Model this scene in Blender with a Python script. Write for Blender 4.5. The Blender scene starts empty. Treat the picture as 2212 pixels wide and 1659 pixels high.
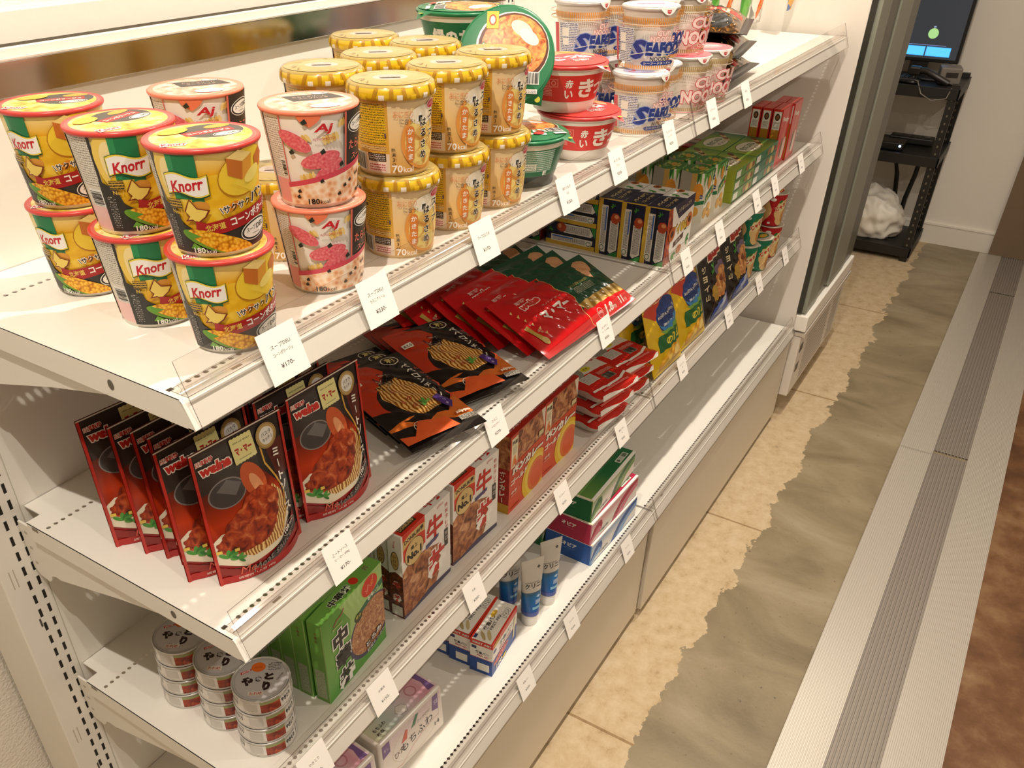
import bpy, bmesh, math, random
from mathutils import Vector, Matrix
from mathutils.geometry import tessellate_polygon
random.seed(7)
S = bpy.context.scene
COL = S.collection
R = math.radians
PI = math.pi

# ------------------------------------------------------------ camera
cam_d = bpy.data.cameras.new('camera')
cam = bpy.data.objects.new('camera', cam_d)
COL.objects.link(cam)
S.camera = cam
cam.location = (-0.38621, -0.93214, 1.59633)
YAW, PITCH, ROLL = R(33.174), R(-34.810), R(-0.039)
fw = Vector((math.cos(PITCH)*math.cos(YAW), math.cos(PITCH)*math.sin(YAW), math.sin(PITCH)))
r0 = Vector((math.sin(YAW), -math.cos(YAW), 0)); u0 = r0.cross(fw)
rr = math.cos(ROLL)*r0 + math.sin(ROLL)*u0
uu = -math.sin(ROLL)*r0 + math.cos(ROLL)*u0
cam.rotation_euler = Matrix((rr, uu, -fw)).transposed().to_euler()
cam_d.sensor_fit = 'HORIZONTAL'
cam_d.sensor_width = 36
cam_d.lens = 36*1822.53/2212
cam_d.shift_x = 105.985/2212
cam_d.shift_y = 174.488/2212
cam_d.clip_start = 0.02

# ------------------------------------------------------------ light and exposure
S.view_settings.view_transform = 'Standard'
S.view_settings.look = 'None'
S.view_settings.gamma = 1
S.view_settings.exposure = 0.0
S.cycles.max_bounces = 8
S.cycles.transparent_max_bounces = 24
S.cycles.caustics_reflective = False
S.cycles.caustics_refractive = False
S.cycles.use_denoising = True
W = bpy.data.worlds.new('room_ambient'); S.world = W
W.use_nodes = True
W.node_tree.nodes['Background'].inputs[0].default_value = (1.0, 0.91, 0.78, 1)
W.node_tree.nodes['Background'].inputs[1].default_value = 0.35
LAMPS = [(-0.42, -0.62), (0.80, -0.64), (2.05, -0.64), (3.4, -0.8), (-0.2, -2.0), (1.4, -2.0)]
LZ = 2.55
for i, (x, y) in enumerate(LAMPS):
    d = bpy.data.lights.new('downlight_beam', 'AREA'); d.shape = 'DISK'; d.size = 0.024
    d.energy = 18.5 if y > -1 else 12
    if i == 3: d.energy = 7
    d.color = (1.0, 0.905, 0.775)
    o = bpy.data.objects.new('downlight_beam', d); COL.objects.link(o)
    o.location = (x, y, LZ - 0.012)

# ------------------------------------------------------------ materials
MATS = {}
def lin(h):
    h = h.lstrip('#'); c = [int(h[i:i+2], 16)/255 for i in (0, 2, 4)]
    return tuple(x/12.92 if x <= .04045 else ((x+.055)/1.055)**2.4 for x in c) + (1,)
def newmat(n):
    m = bpy.data.materials.new(n); m.use_nodes = True
    return m, m.node_tree, m.node_tree.nodes['Principled BSDF']
def M(h, rough=.38, metal=0, spec=.5, coat=0):
    k = (h, rough, metal, spec, coat)
    if k not in MATS:
        m, t, b = newmat('print_'+h.lstrip('#'))
        b.inputs['Base Color'].default_value = lin(h); b.inputs['Roughness'].default_value = rough
        b.inputs['Metallic'].default_value = metal; b.inputs['Specular IOR Level'].default_value = spec
        b.inputs['Coat Weight'].default_value = coat; b.inputs['Coat Roughness'].default_value = .08
        MATS[k] = m
    return MATS[k]
def nd(t, ty, **kw):
    n = t.nodes.new(ty)
    for k, v in kw.items():
        if k.startswith('i_'):
            key = k[2:]; key = int(key) if key.isdigit() else key
            n.inputs[key].default_value = v
        else: setattr(n, k, v)
    return n
def ramp(t, stops, const=False):
    n = t.nodes.new('ShaderNodeValToRGB'); e = n.color_ramp.elements
    if const: n.color_ramp.interpolation = 'CONSTANT'
    while len(e) < len(stops): e.new(.5)
    for s, (p, c) in zip(e, stops): s.position = p; s.color = lin(c)
    return n
def food(name, stops, scale=1.0, kind='noise', stretch=(1, 1), dist=0, rough=.35, detail=4, bump=0):
    """a printed food picture: UV is in millimetres"""
    if name in MATS: return MATS[name]
    m, t, b = newmat('picture_'+name); L = t.links.new
    uv = nd(t, 'ShaderNodeTexCoord')
    mp = nd(t, 'ShaderNodeMapping'); mp.inputs['Scale'].default_value = (scale*stretch[0], scale*stretch[1], 1)
    L(uv.outputs['UV'], mp.inputs[0])
    if kind == 'noise':
        n = nd(t, 'ShaderNodeTexNoise', i_Scale=1.0, i_Detail=float(detail), i_Distortion=float(dist)); o = n.outputs[0]
    elif kind == 'vor':
        n = nd(t, 'ShaderNodeTexVoronoi', i_Scale=1.0); o = n.outputs['Distance']
    elif kind == 'vorc':
        n = nd(t, 'ShaderNodeTexVoronoi', i_Scale=1.0)
        sp = nd(t, 'ShaderNodeSeparateColor'); L(n.outputs['Color'], sp.inputs[0]); o = sp.outputs[0]
    else:
        n = nd(t, 'ShaderNodeTexWave', i_Scale=.3, i_Distortion=float(dist), i_Detail=float(detail)); n.inputs['Detail Scale'].default_value = .6; o = n.outputs['Fac']
    L(mp.outputs[0], n.inputs['Vector'])
    rp = ramp(t, stops); L(o, rp.inputs[0]); L(rp.outputs[0], b.inputs['Base Color'])
    b.inputs['Roughness'].default_value = rough
    MATS[name] = m; return m
def fine(ink, bg, row=1.7, dens=.5):
    """illegible small print, UV in millimetres"""
    k = ('fine', ink, bg, row, dens)
    if k in MATS: return MATS[k]
    m, t, b = newmat('small_print'); L = t.links.new
    uv = nd(t, 'ShaderNodeTexCoord'); sp = nd(t, 'ShaderNodeSeparateXYZ'); L(uv.outputs['UV'], sp.inputs[0])
    dv = nd(t, 'ShaderNodeMath', operation='DIVIDE', i_1=row); L(sp.outputs['Y'], dv.inputs[0])
    fr = nd(t, 'ShaderNodeMath', operation='FRACT'); L(dv.outputs[0], fr.inputs[0])
    fl = nd(t, 'ShaderNodeMath', operation='FLOOR'); L(dv.outputs[0], fl.inputs[0])
    g = nd(t, 'ShaderNodeMath', operation='GREATER_THAN', i_1=.42); L(fr.outputs[0], g.inputs[0])
    mx = nd(t, 'ShaderNodeMath', operation='MULTIPLY', i_1=1.3/row); L(sp.outputs['X'], mx.inputs[0])
    my = nd(t, 'ShaderNodeMath', operation='MULTIPLY', i_1=7.31); L(fl.outputs[0], my.inputs[0])
    fy = nd(t, 'ShaderNodeMath', operation='MULTIPLY', i_1=2.1); L(fr.outputs[0], fy.inputs[0])
    ay = nd(t, 'ShaderNodeMath', operation='ADD'); L(my.outputs[0], ay.inputs[0]); L(fy.outputs[0], ay.inputs[1])
    cb = nd(t, 'ShaderNodeCombineXYZ'); L(mx.outputs[0], cb.inputs[0]); L(ay.outputs[0], cb.inputs[1])
    nz = nd(t, 'ShaderNodeTexNoise', i_Scale=1.6, i_Detail=1.0); L(cb.outputs[0], nz.inputs['Vector'])
    g2 = nd(t, 'ShaderNodeMath', operation='GREATER_THAN', i_1=1-dens); L(nz.outputs[0], g2.inputs[0])
    mu = nd(t, 'ShaderNodeMath', operation='MULTIPLY'); L(g.outputs[0], mu.inputs[0]); L(g2.outputs[0], mu.inputs[1])
    mi = nd(t, 'ShaderNodeMix', data_type='RGBA'); mi.inputs[6].default_value = lin(bg); mi.inputs[7].default_value = lin(ink)
    L(mu.outputs[0], mi.inputs[0]); L(mi.outputs[2], b.inputs['Base Color']); b.inputs['Roughness'].default_value = .4
    MATS[k] = m; return m
def grad(name, stops, axis='Y', lo=0, hi=100, rough=.35):
    """printed two-colour blend along one label axis (millimetres)"""
    if name in MATS: return MATS[name]
    m, t, b = newmat('blend_'+name); L = t.links.new
    uv = nd(t, 'ShaderNodeTexCoord'); sp = nd(t, 'ShaderNodeSeparateXYZ'); L(uv.outputs['UV'], sp.inputs[0])
    mr = nd(t, 'ShaderNodeMapRange'); mr.inputs[1].default_value = lo; mr.inputs[2].default_value = hi
    L(sp.outputs[axis], mr.inputs[0]); rp = ramp(t, stops); L(mr.outputs[0], rp.inputs[0]); L(rp.outputs[0], b.inputs['Base Color'])
    b.inputs['Roughness'].default_value = rough
    MATS[name] = m; return m

def clear(name, tint, gloss, rough=.06, fac=.035, blend=.35):
    m = bpy.data.materials.new(name); m.use_nodes = True; t = m.node_tree; t.nodes.clear(); L = t.links.new
    out = nd(t, 'ShaderNodeOutputMaterial'); tr = nd(t, 'ShaderNodeBsdfTransparent'); tr.inputs[0].default_value = tint
    gl = nd(t, 'ShaderNodeBsdfGlossy', i_Roughness=rough); gl.inputs[0].default_value = gloss
    lw = nd(t, 'ShaderNodeLayerWeight', i_Blend=blend); a = nd(t, 'ShaderNodeMath', operation='MULTIPLY_ADD', i_1=.16, i_2=fac)
    L(lw.outputs['Facing'], a.inputs[0]); mx = nd(t, 'ShaderNodeMixShader'); L(a.outputs[0], mx.inputs[0]); L(tr.outputs[0], mx.inputs[1]); L(gl.outputs[0], mx.inputs[2])
    L(mx.outputs[0], out.inputs[0]); return m
CLEAR = clear('clear_acrylic', (.985, .98, .975, 1), (.95, .93, .92, 1))
EDGE = clear('acrylic_edge', (.36, .32, .31, 1), (.8, .78, .76, 1), .1, .06)
FILM = clear('shrink_film', (.985, .98, .96, 1), (1, 1, 1, 1), .09, .02, .3)
WHITE = M('#EFEBE2', .32); WHITE_IN = M('#EDE9E0', .45); DARK = M('#15120F', .6)

# ------------------------------------------------------------ mesh helpers
class MB:
    def __init__(s): s.v = []; s.f = []; s.m = []; s.uv = []; s.mats = []; s.sm = []
    def mi(s, m):
        if isinstance(m, str): m = M(m)
        for i, x in enumerate(s.mats):
            if x is m: return i
        s.mats.append(m); return len(s.mats)-1
    def face(s, pts, m, uvs=None, sm=False):
        b = len(s.v); s.v += [tuple(p) for p in pts]; s.f.append(tuple(range(b, b+len(pts)))); s.m.append(s.mi(m)); s.sm.append(sm)
        s.uv += list(uvs) if uvs else [(0, 0)]*len(pts)
    def grid(s, rows, m, closed=False, sm=True, uvs=None):
        """rows of points joined with quads; m: material or function(i,j)"""
        b = len(s.v); n = len(rows[0])
        for i, r in enumerate(rows):
            s.v += [tuple(p) for p in r]
            s.uv += list(uvs[i]) if uvs else [(0, 0)]*n
        for i in range(len(rows)-1):
            for j in range(n if closed else n-1):
                k = (j+1) % n
                s.f.append((b+i*n+j, b+i*n+k, b+(i+1)*n+k, b+(i+1)*n+j)); s.m.append(s.mi(m(i, j) if callable(m) else m)); s.sm.append(sm)
    def lathe(s, prof, m, seg=64, sm=True, cap0=False, cap1=False, cx=0, cy=0):
        rows = [[(cx+r*math.cos(2*PI*j/seg), cy+r*math.sin(2*PI*j/seg), z) for j in range(seg)] for r, z in prof]
        s.grid(rows, m, True, sm)
        if cap0: s.face(rows[0][::-1], m(0, 0) if callable(m) else m)
        if cap1: s.face(rows[-1], m(len(prof)-2, 0) if callable(m) else m)
    def box(s, x0, y0, z0, x1, y1, z1, m, bev=0, mf=None, seg=2):
        bm = bmesh.new(); bmesh.ops.create_cube(bm, size=1)
        for v in bm.verts: v.co = Vector(((x0+x1)/2+v.co.x*(x1-x0), (y0+y1)/2+v.co.y*(y1-y0), (z0+z1)/2+v.co.z*(z1-z0)))
        if mf:
            for f in bm.faces:
                n = f.normal; k = max(range(3), key=lambda a: abs(n[a])); f.material_index = k*2+(1 if n[k] > 0 else 0)
        if bev: bmesh.ops.bevel(bm, geom=bm.edges[:], offset=bev, segments=seg, affect='EDGES', profile=.5)
        s.add_bm(bm, (lambda f: mf['xXyYzZ'[f.material_index]] if mf else m), sm=False); bm.free()
    def add_bm(s, bm, mf, sm=False, uvf=None):
        b = len(s.v); bm.verts.index_update()
        for v in bm.verts: s.v.append(tuple(v.co)); s.uv.append(uvf(v) if uvf else (0, 0))
        for f in bm.faces:
            s.f.append(tuple(b+v.index for v in f.verts)); s.m.append(s.mi(mf(f))); s.sm.append(sm)
    def tube(s, pts, r, m, seg=8, caps=True):
        rows = []; pts = [Vector(p) for p in pts]; up = Vector((0, 0, 1))
        for i, p in enumerate(pts):
            d = (pts[min(i+1, len(pts)-1)]-pts[max(i-1, 0)]).normalized()
            a = d.cross(up if abs(d.z) < .95 else Vector((1, 0, 0))).normalized(); c = a.cross(d)
            rows.append([p+r*(math.cos(2*PI*j/seg)*a+math.sin(2*PI*j/seg)*c) for j in range(seg)])
        s.grid(rows, m, True)
        if caps: s.face(rows[0], m); s.face(rows[-1][::-1], m)
    def build(s, name, parent=None, tr=None):
        me = bpy.data.meshes.new(name)
        me.from_pydata([tuple(tr @ Vector(v)) for v in s.v] if tr else s.v, [], s.f)
        for m in s.mats: me.materials.append(m)
        me.polygons.foreach_set('material_index', s.m); me.polygons.foreach_set('use_smooth', s.sm)
        ul = me.uv_layers.new(name='UVMap'); fl = []
        for f in s.f:
            for i in f: fl += s.uv[i]
        ul.data.foreach_set('uv', fl); me.update()
        o = bpy.data.objects.new(name, me); COL.objects.link(o)
        if parent: o.parent = parent
        return o

FC = bpy.data.curves.new('type', 'FONT'); FO = bpy.data.objects.new('type', FC); COL.objects.link(FO); TC = {}
def glyphs(t, bold, shear=0):
    k = (t, round(bold, 3), shear)
    if k not in TC:
        FC.body = t; FC.offset = bold; FC.shear = shear; FC.resolution_u = 2
        dg = bpy.context.evaluated_depsgraph_get(); dg.update()
        me = bpy.data.meshes.new_from_object(FO.evaluated_get(dg))
        vs = [(v.co.x, v.co.y) for v in me.vertices]; fs = [tuple(p.vertices) for p in me.polygons]
        bpy.data.meshes.remove(me)
        if not vs: vs = [(0, 0)]; fs = []
        xs = [v[0] for v in vs]; ys = [v[1] for v in vs]
        TC[k] = (vs, fs, min(xs), max(xs), min(ys), max(ys))
    return TC[k]
class Cv:
    """flat artwork in millimetres, later wrapped on a face of a package"""
    def __init__(s, w, h, x0=0, y0=0): s.w = w; s.h = h; s.x0 = x0; s.y0 = y0; s.it = []
    def add(s, vs, fs, m): s.it.append((vs, fs, m)); return s
    def rect(s, x0, y0, x1, y1, m): return s.add([(x0, y0), (x1, y0), (x1, y1), (x0, y1)], [(0, 1, 2, 3)], m)
    def bg(s, m): return s.rect(s.x0, s.y0, s.x0+s.w, s.y0+s.h, m)
    def poly(s, p, m):
        tri = tessellate_polygon([[Vector((x, y, 0)) for x, y in p]]); return s.add(list(p), [tuple(t) for t in tri], m)
    def ell(s, cx, cy, rx, ry, m, rot=0, n=28, a0=0, a1=360, wob=0, seed=0):
        c, q = math.cos(R(rot)), math.sin(R(rot)); p = []
        full = a1-a0 >= 360; rg = random.Random(seed)
        for i in range(n if full else n+1):
            a = R(a0+(a1-a0)*i/n); k = 1+wob*(rg.random()-.5); x, y = rx*k*math.cos(a), ry*k*math.sin(a); p.append((cx+x*c-y*q, cy+x*q+y*c))
        return s.poly(p, m)
    def ring(s, cx, cy, rx, ry, t, m, n=28, a0=0, a1=360, rot=0):
        vs = []; c, q = math.cos(R(rot)), math.sin(R(rot))
        for i in range(n+1):
            a = R(a0+(a1-a0)*i/n)
            for k in (0, 1):
                x, y = (rx-k*t)*math.cos(a), (ry-k*t)*math.sin(a); vs.append((cx+x*c-y*q, cy+x*q+y*c))
        return s.add(vs, [(2*i, 2*i+2, 2*i+3, 2*i+1) for i in range(n)], m)
    def line(s, pts, t, m):
        vs = []; fs = []
        for i in range(len(pts)):
            a = pts[max(i-1, 0)]; b = pts[min(i+1, len(pts)-1)]; dx, dy = b[0]-a[0], b[1]-a[1]; l = math.hypot(dx, dy) or 1
            nx, ny = -dy/l*t/2, dx/l*t/2; vs += [(pts[i][0]+nx, pts[i][1]+ny), (pts[i][0]-nx, pts[i][1]-ny)]
        return s.add(vs, [(2*i, 2*i+1, 2*i+3, 2*i+2) for i in range(len(pts)-1)], m)
    def t(s, txt, x, y, h, m, w=None, bold=0.0, rot=0, shear=0, al='c', out=None, ow=.05):
        """text centred (or left) at x,y; h = height of its ink in mm, w = width to fit"""
        b0 = glyphs(txt, bold, shear); sy = h/max(b0[5]-b0[4], 1e-4); sx = (w/max(b0[3]-b0[2], 1e-4)) if w else sy
        cx = (b0[2]+b0[3])/2 if al == 'c' else b0[2]; cy = (b0[4]+b0[5])/2
        c, q = math.cos(R(rot)), math.sin(R(rot))
        for col, bd in (([(out, bold+ow)] if out else []) + [(m, bold)]):
            g = glyphs(txt, bd, shear); vs = []
            for a, b in g[0]:
                X, Y = (a-cx)*sx, (b-cy)*sy; vs.append((x+X*c-Y*q, y+X*q+Y*c))
            s.add(vs, g[1], col)
        return s
    def vt(s, txt, x, y, h, m, step, **k):
        for i, ch in enumerate(txt):
            if ch == 'ー':
                for col, q in (([(k['out'], h*.06)] if k.get('out') else [])+[(m, 0)]): s.rect(x-h*.07-q, y-i*step-h*.45-q, x+h*.07+q, y-i*step+h*.45+q, col)
            else: s.t(ch, x, y-i*step, h, m, **k)
        return s
    def bars(s, x0, y0, x1, y1, ink='#1A1A1A', bg='#F4F2EC', vert=False, seed=3):
        s.rect(x0, y0, x1, y1, bg); rg = random.Random(seed); a, b = (y0+1, y1-1) if vert else (x0+1, x1-1)
        while a < b-.6:
            w = rg.choice((.4, .6, 1.0))
            if vert: s.rect(x0+1, a, x1-1, min(a+w, b), ink)
            else: s.rect(a, y0+1, min(a+w, b), y1-1, ink)
            a += w+rg.choice((.4, .7, .9))
        return s
    def wrap(s, mb, fn, gx=0, gy=0, step=5e-5, sm=False, base=4e-5):
        bm = bmesh.new(); mats = []
        for li, (vs, fs, m) in enumerate(s.it):
            if isinstance(m, str): m = M(m)
            if m not in mats: mats.append(m)
            k = mats.index(m); bv = [bm.verts.new((x, y, li)) for x, y in vs]
            for f in fs:
                try: bm.faces.new([bv[i] for i in f]).material_index = k
                except ValueError: pass
        def cut(co, no, **kw): bmesh.ops.bisect_plane(bm, geom=bm.verts[:]+bm.edges[:]+bm.faces[:], plane_co=co, plane_no=no, dist=1e-5, **kw)
        x1, y1 = s.x0+s.w, s.y0+s.h
        for co, no in (((s.x0, 0, 0), (-1, 0, 0)), ((x1, 0, 0), (1, 0, 0)), ((0, s.y0, 0), (0, -1, 0)), ((0, y1, 0), (0, 1, 0))):
            if any((v.co - Vector(co)).dot(Vector(no)) > 1e-4 for v in bm.verts): cut(co, no, clear_outer=True)
        for g, a, lo, hi in ((gx, 0, s.x0, x1), (gy, 1, s.y0, y1)):
            if g:
                n = max(1, round((hi-lo)/g))
                for i in range(1, n):
                    p = lo+(hi-lo)*i/n; cut((p, 0, 0) if a == 0 else (0, p, 0), (1, 0, 0) if a == 0 else (0, 1, 0))
        if gx and gy:
            nx, ny = max(1, round(s.w/gx)), max(1, round(s.h/gy)); hx, hy = s.w/nx, s.h/ny
            for k in range(1, nx+ny): cut((s.x0+k*hx, s.y0, 0), (1/hx, 1/hy, 0))
        loose = [v for v in bm.verts if not v.link_faces]
        bmesh.ops.delete(bm, geom=loose, context='VERTS')
        nx = max(1, round(s.w/gx)) if gx else 1; ny = max(1, round(s.h/gy)) if gy else 1; cache = {}
        def node(i, j):
            if (i, j) not in cache:
                u, v = (s.x0+s.w*i/nx)/1000, (s.y0+s.h*j/ny)/1000; p = Vector(fn(u, v, 0)); cache[(i, j)] = (p, (Vector(fn(u, v, .001))-p)*1000)
            return cache[(i, j)]
        def mapped(x, y, w):
            if not (gx or gy): return fn(x/1000, y/1000, w)
            a, c = (x-s.x0)/s.w*nx, (y-s.y0)/s.h*ny; i, j = min(nx-1, max(0, int(a+1e-6))), min(ny-1, max(0, int(c+1e-6))); a -= i; c -= j
            if not gy: j = 0; 
            n00, n10, n01, n11 = node(i, j), node(i+1, j), node(i, j+1), node(i+1, j+1)
            if gx and gy:
                tri = ((1-a-c, n00), (a, n10), (c, n01)) if a+c <= 1 else ((a+c-1, n11), (1-a, n01), (1-c, n10))
                return [sum(k*(n[0][q]+w*n[1][q]) for k, n in tri) for q in range(3)]
            return [sum(k*(n[0][q]+w*n[1][q]) for k, n in (((1-a)*(1-c), n00), (a*(1-c), n10), ((1-a)*c, n01), (a*c, n11))) for q in range(3)]
        bm.verts.index_update(); b = len(mb.v)
        for v in bm.verts:
            mb.v.append(tuple(mapped(v.co.x, v.co.y, base+v.co.z*step))); mb.uv.append((v.co.x, v.co.y))
        for f in bm.faces:
            idx = [b+v.index for v in f.verts]
            if f.normal.z < 0: idx.reverse()
            mb.f.append(tuple(idx)); mb.m.append(mb.mi(mats[f.material_index])); mb.sm.append(sm)
        bm.free()

# ------------------------------------------------------------ things
def tag(o, label=None, cat=None, group=None, kind=None):
    if label: o['label'] = label
    if cat: o['category'] = cat
    if group: o['group'] = group
    if kind: o['kind'] = kind
    return o
def empty(name): o = bpy.data.objects.new(name, None); o.empty_display_size = .02; COL.objects.link(o); return o
def kids(o): return [c for c in bpy.data.objects if c.parent == o]
def copy_tree(o, parent=None):
    c = o.copy(); COL.objects.link(c); c.parent = parent
    for ch in kids(o): copy_tree(ch, c)
    return c
USED = set()
def put(proto, loc, rot, label, cat, group=None):
    o = copy_tree(proto) if proto.name in USED else proto
    USED.add(proto.name)
    o.location = loc; o.rotation_euler = rot if isinstance(rot, tuple) else (0, 0, R(rot))
    for k in ('label', 'category', 'group'):
        if k in o: del o[k]
    return tag(o, label, cat, group)
def structure(o): o['kind'] = 'structure'; return o
Z1, Z2, Z3, Z4 = 1.23248, 0.94289, 0.65254, 0.35544
DF, DD = 0.406, 0.452
# ------------------------------------------------------------ the room
def paint(name, col, rough=.6, nscale=60, bump=.02, var=.04):
    m, t, b = newmat(name); L = t.links.new
    tc = nd(t, 'ShaderNodeTexCoord'); n = nd(t, 'ShaderNodeTexNoise', i_Scale=float(nscale), i_Detail=6.0); L(tc.outputs['Object'], n.inputs['Vector'])
    n2 = nd(t, 'ShaderNodeTexNoise', i_Scale=2.0, i_Detail=3.0); L(tc.outputs['Object'], n2.inputs['Vector'])
    c = lin(col); rp = ramp(t, [(.3, col), (.7, col)]); rp.color_ramp.elements[0].color = tuple(x*(1-var) for x in c[:3])+(1,)
    L(n2.outputs[0], rp.inputs[0]); L(rp.outputs[0], b.inputs['Base Color']); b.inputs['Roughness'].default_value = rough
    bp = nd(t, 'ShaderNodeBump', i_Strength=float(bump), i_Distance=.01); L(n.outputs[0], bp.inputs['Height']); L(bp.outputs[0], b.inputs['Normal'])
    return m
WALLP = paint('wallpaper', '#EDE7DC', .75, 220, .35)
PLAST = paint('plaster', '#EAE3D8', .7, 80, .05)
def slab(name, x0, y0, z0, x1, y1, z1, m, kind='structure'):
    b = MB(); b.box(x0, y0, z0, x1, y1, z1, m); o = b.build(name)
    if kind: o['kind'] = kind
    return o
def floor_mat():
    m, t, b = newmat('concrete_floor'); L = t.links.new
    g = nd(t, 'ShaderNodeNewGeometry'); sp = nd(t, 'ShaderNodeSeparateXYZ'); L(g.outputs['Position'], sp.inputs[0])
    n1 = nd(t, 'ShaderNodeTexNoise', i_Scale=9.0, i_Detail=8.0, i_Roughness=.62); L(g.outputs['Position'], n1.inputs['Vector'])
    e = nd(t, 'ShaderNodeMath', operation='MULTIPLY_ADD', i_1=.16, i_2=-.08); L(n1.outputs[0], e.inputs[0])
    yy = nd(t, 'ShaderNodeMath', operation='ADD'); L(sp.outputs['Y'], yy.inputs[0]); L(e.outputs[0], yy.inputs[1])
    rag = nd(t, 'ShaderNodeMath', operation='GREATER_THAN', i_1=-.607); L(yy.outputs[0], rag.inputs[0])
    # pale unpolished strip by the shelving
    n2 = nd(t, 'ShaderNodeTexNoise', i_Scale=26.0, i_Detail=9.0, i_Roughness=.7); L(g.outputs['Position'], n2.inputs['Vector'])
    ra = ramp(t, [(.26, '#9A8462'), (.42, '#C2AA86'), (.58, '#CDB897'), (.75, '#D6C3A6')]); L(n2.outputs[0], ra.inputs[0])
    # polished aisle concrete
    mp = nd(t, 'ShaderNodeMapping'); mp.inputs['Scale'].default_value = (3.2, 1.6, 1); mp.inputs['Rotation'].default_value = (0, 0, R(62)); L(g.outputs['Position'], mp.inputs[0])
    n3 = nd(t, 'ShaderNodeTexNoise', i_Scale=1.5, i_Detail=9.0, i_Roughness=.6, i_Distortion=.6); L(mp.outputs[0], n3.inputs['Vector'])
    rb = ramp(t, [(.26, '#66583F'), (.40, '#827459'), (.55, '#97886C'), (.72, '#A79A80')]); L(n3.outputs[0], rb.inputs[0])
    n5 = nd(t, 'ShaderNodeTexNoise', i_Scale=60.0, i_Detail=5.0); L(g.outputs['Position'], n5.inputs['Vector'])
    rs = ramp(t, [(.24, '#6A5A40'), (.34, '#FFFFFF')]); L(n5.outputs[0], rs.inputs[0])
    mu = nd(t, 'ShaderNodeMix', data_type='RGBA', blend_type='MULTIPLY'); mu.inputs[0].default_value = .7; L(rb.outputs[0], mu.inputs[6]); L(rs.outputs[0], mu.inputs[7])
    # stained brown floor beyond the threshold
    n4 = nd(t, 'ShaderNodeTexNoise', i_Scale=7.0, i_Detail=10.0, i_Roughness=.65); L(g.outputs['Position'], n4.inputs['Vector'])
    rc = ramp(t, [(.3, '#4A2E1A'), (.5, '#6E4A2E'), (.66, '#8A6A4A'), (.8, '#B49A7C')]); L(n4.outputs[0], rc.inputs[0])
    m1 = nd(t, 'ShaderNodeMix', data_type='RGBA'); L(rag.outputs[0], m1.inputs[0]); L(mu.outputs[2], m1.inputs[6]); L(ra.outputs[0], m1.inputs[7])
    far = nd(t, 'ShaderNodeMath', operation='LESS_THAN', i_1=-1.1); L(sp.outputs['Y'], far.inputs[0])
    m2 = nd(t, 'ShaderNodeMix', data_type='RGBA'); L(far.outputs[0], m2.inputs[0]); L(m1.outputs[2], m2.inputs[6]); L(rc.outputs[0], m2.inputs[7])
    # expansion joints
    jx = nd(t, 'ShaderNodeMath', operation='MULTIPLY_ADD', i_1=1.1, i_2=.1); L(sp.outputs['X'], jx.inputs[0])
    jf = nd(t, 'ShaderNodeMath', operation='FRACT'); L(jx.outputs[0], jf.inputs[0])
    jl = nd(t, 'ShaderNodeMath', operation='LESS_THAN', i_1=.008); L(jf.outputs[0], jl.inputs[0])
    m3 = nd(t, 'ShaderNodeMix', data_type='RGBA', blend_type='MULTIPLY'); m3.inputs[7].default_value = (.6, .52, .42, 1)
    ja = nd(t, 'ShaderNodeMath', operation='MULTIPLY'); L(jl.outputs[0], ja.inputs[0]); L(rag.outputs[0], ja.inputs[1]); L(ja.outputs[0], m3.inputs[0])
    L(m2.outputs[2], m3.inputs[6]); L(m3.outputs[2], b.inputs['Base Color'])
    rr_ = nd(t, 'ShaderNodeMapRange'); rr_.inputs[3].default_value = .42; rr_.inputs[4].default_value = .85; L(rag.outputs[0], rr_.inputs[0]); L(rr_.outputs[0], b.inputs['Roughness'])
    ad = nd(t, 'ShaderNodeMath', operation='MULTIPLY_ADD', i_1=.35); L(rag.outputs[0], ad.inputs[0]); L(n2.outputs[0], ad.inputs[2])
    bp = nd(t, 'ShaderNodeBump', i_Strength=.25, i_Distance=.006); L(ad.outputs[0], bp.inputs['Height']); L(bp.outputs[0], b.inputs['Normal'])
    return m
slab('floor', -2.5, -3.3, -.08, 4.75, .2, 0, floor_mat())
slab('wall_back', -2.5, .115, 0, 4.75, .2, 2.7, WALLP)
slab('wall_right', 4.632, -.905, 0, 4.75, .115, 2.7, PLAST)
slab('wall_left', -2.5, -3.2, 0, -2.4, .115, 2.7, PLAST)
slab('wall_front', -2.4, -3.3, 0, 4.75, -3.2, 2.7, PLAST)
slab('ceiling', -2.5, -3.3, 2.6, 4.75, .2, 2.7, PLAST)
# brown door at the end of the aisle and its wall
BROWN = paint('brown_door_paint', '#7B6751', .5, 30, .02, .08)
slab('door_1', 4.60, -1.75, .004, 4.66, -.905, 2.1, BROWN)
slab('trim_4', 4.595, -1.85, 2.1, 4.66, -.905, 2.6, PLAST)
slab('trim_5', 4.60, -3.2, 0, 4.66, -1.75, 2.6, PLAST)
b = MB(); b.box(4.622, -.905, 0, 4.632, .1, .105, '#E9E2D7'); b.box(4.618, -.905, .098, 4.632, .1, .107, '#F0EAE0'); structure(b.build('baseboard_right'))
# moulding on the back wall above the shelving
b = MB(); b.box(-2.4, .06, 1.40, 1.19, .115, 1.475, PLAST); b.box(-2.4, .045, 1.448, 1.19, .062, 1.478, PLAST); structure(b.build('trim_6'))
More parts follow.
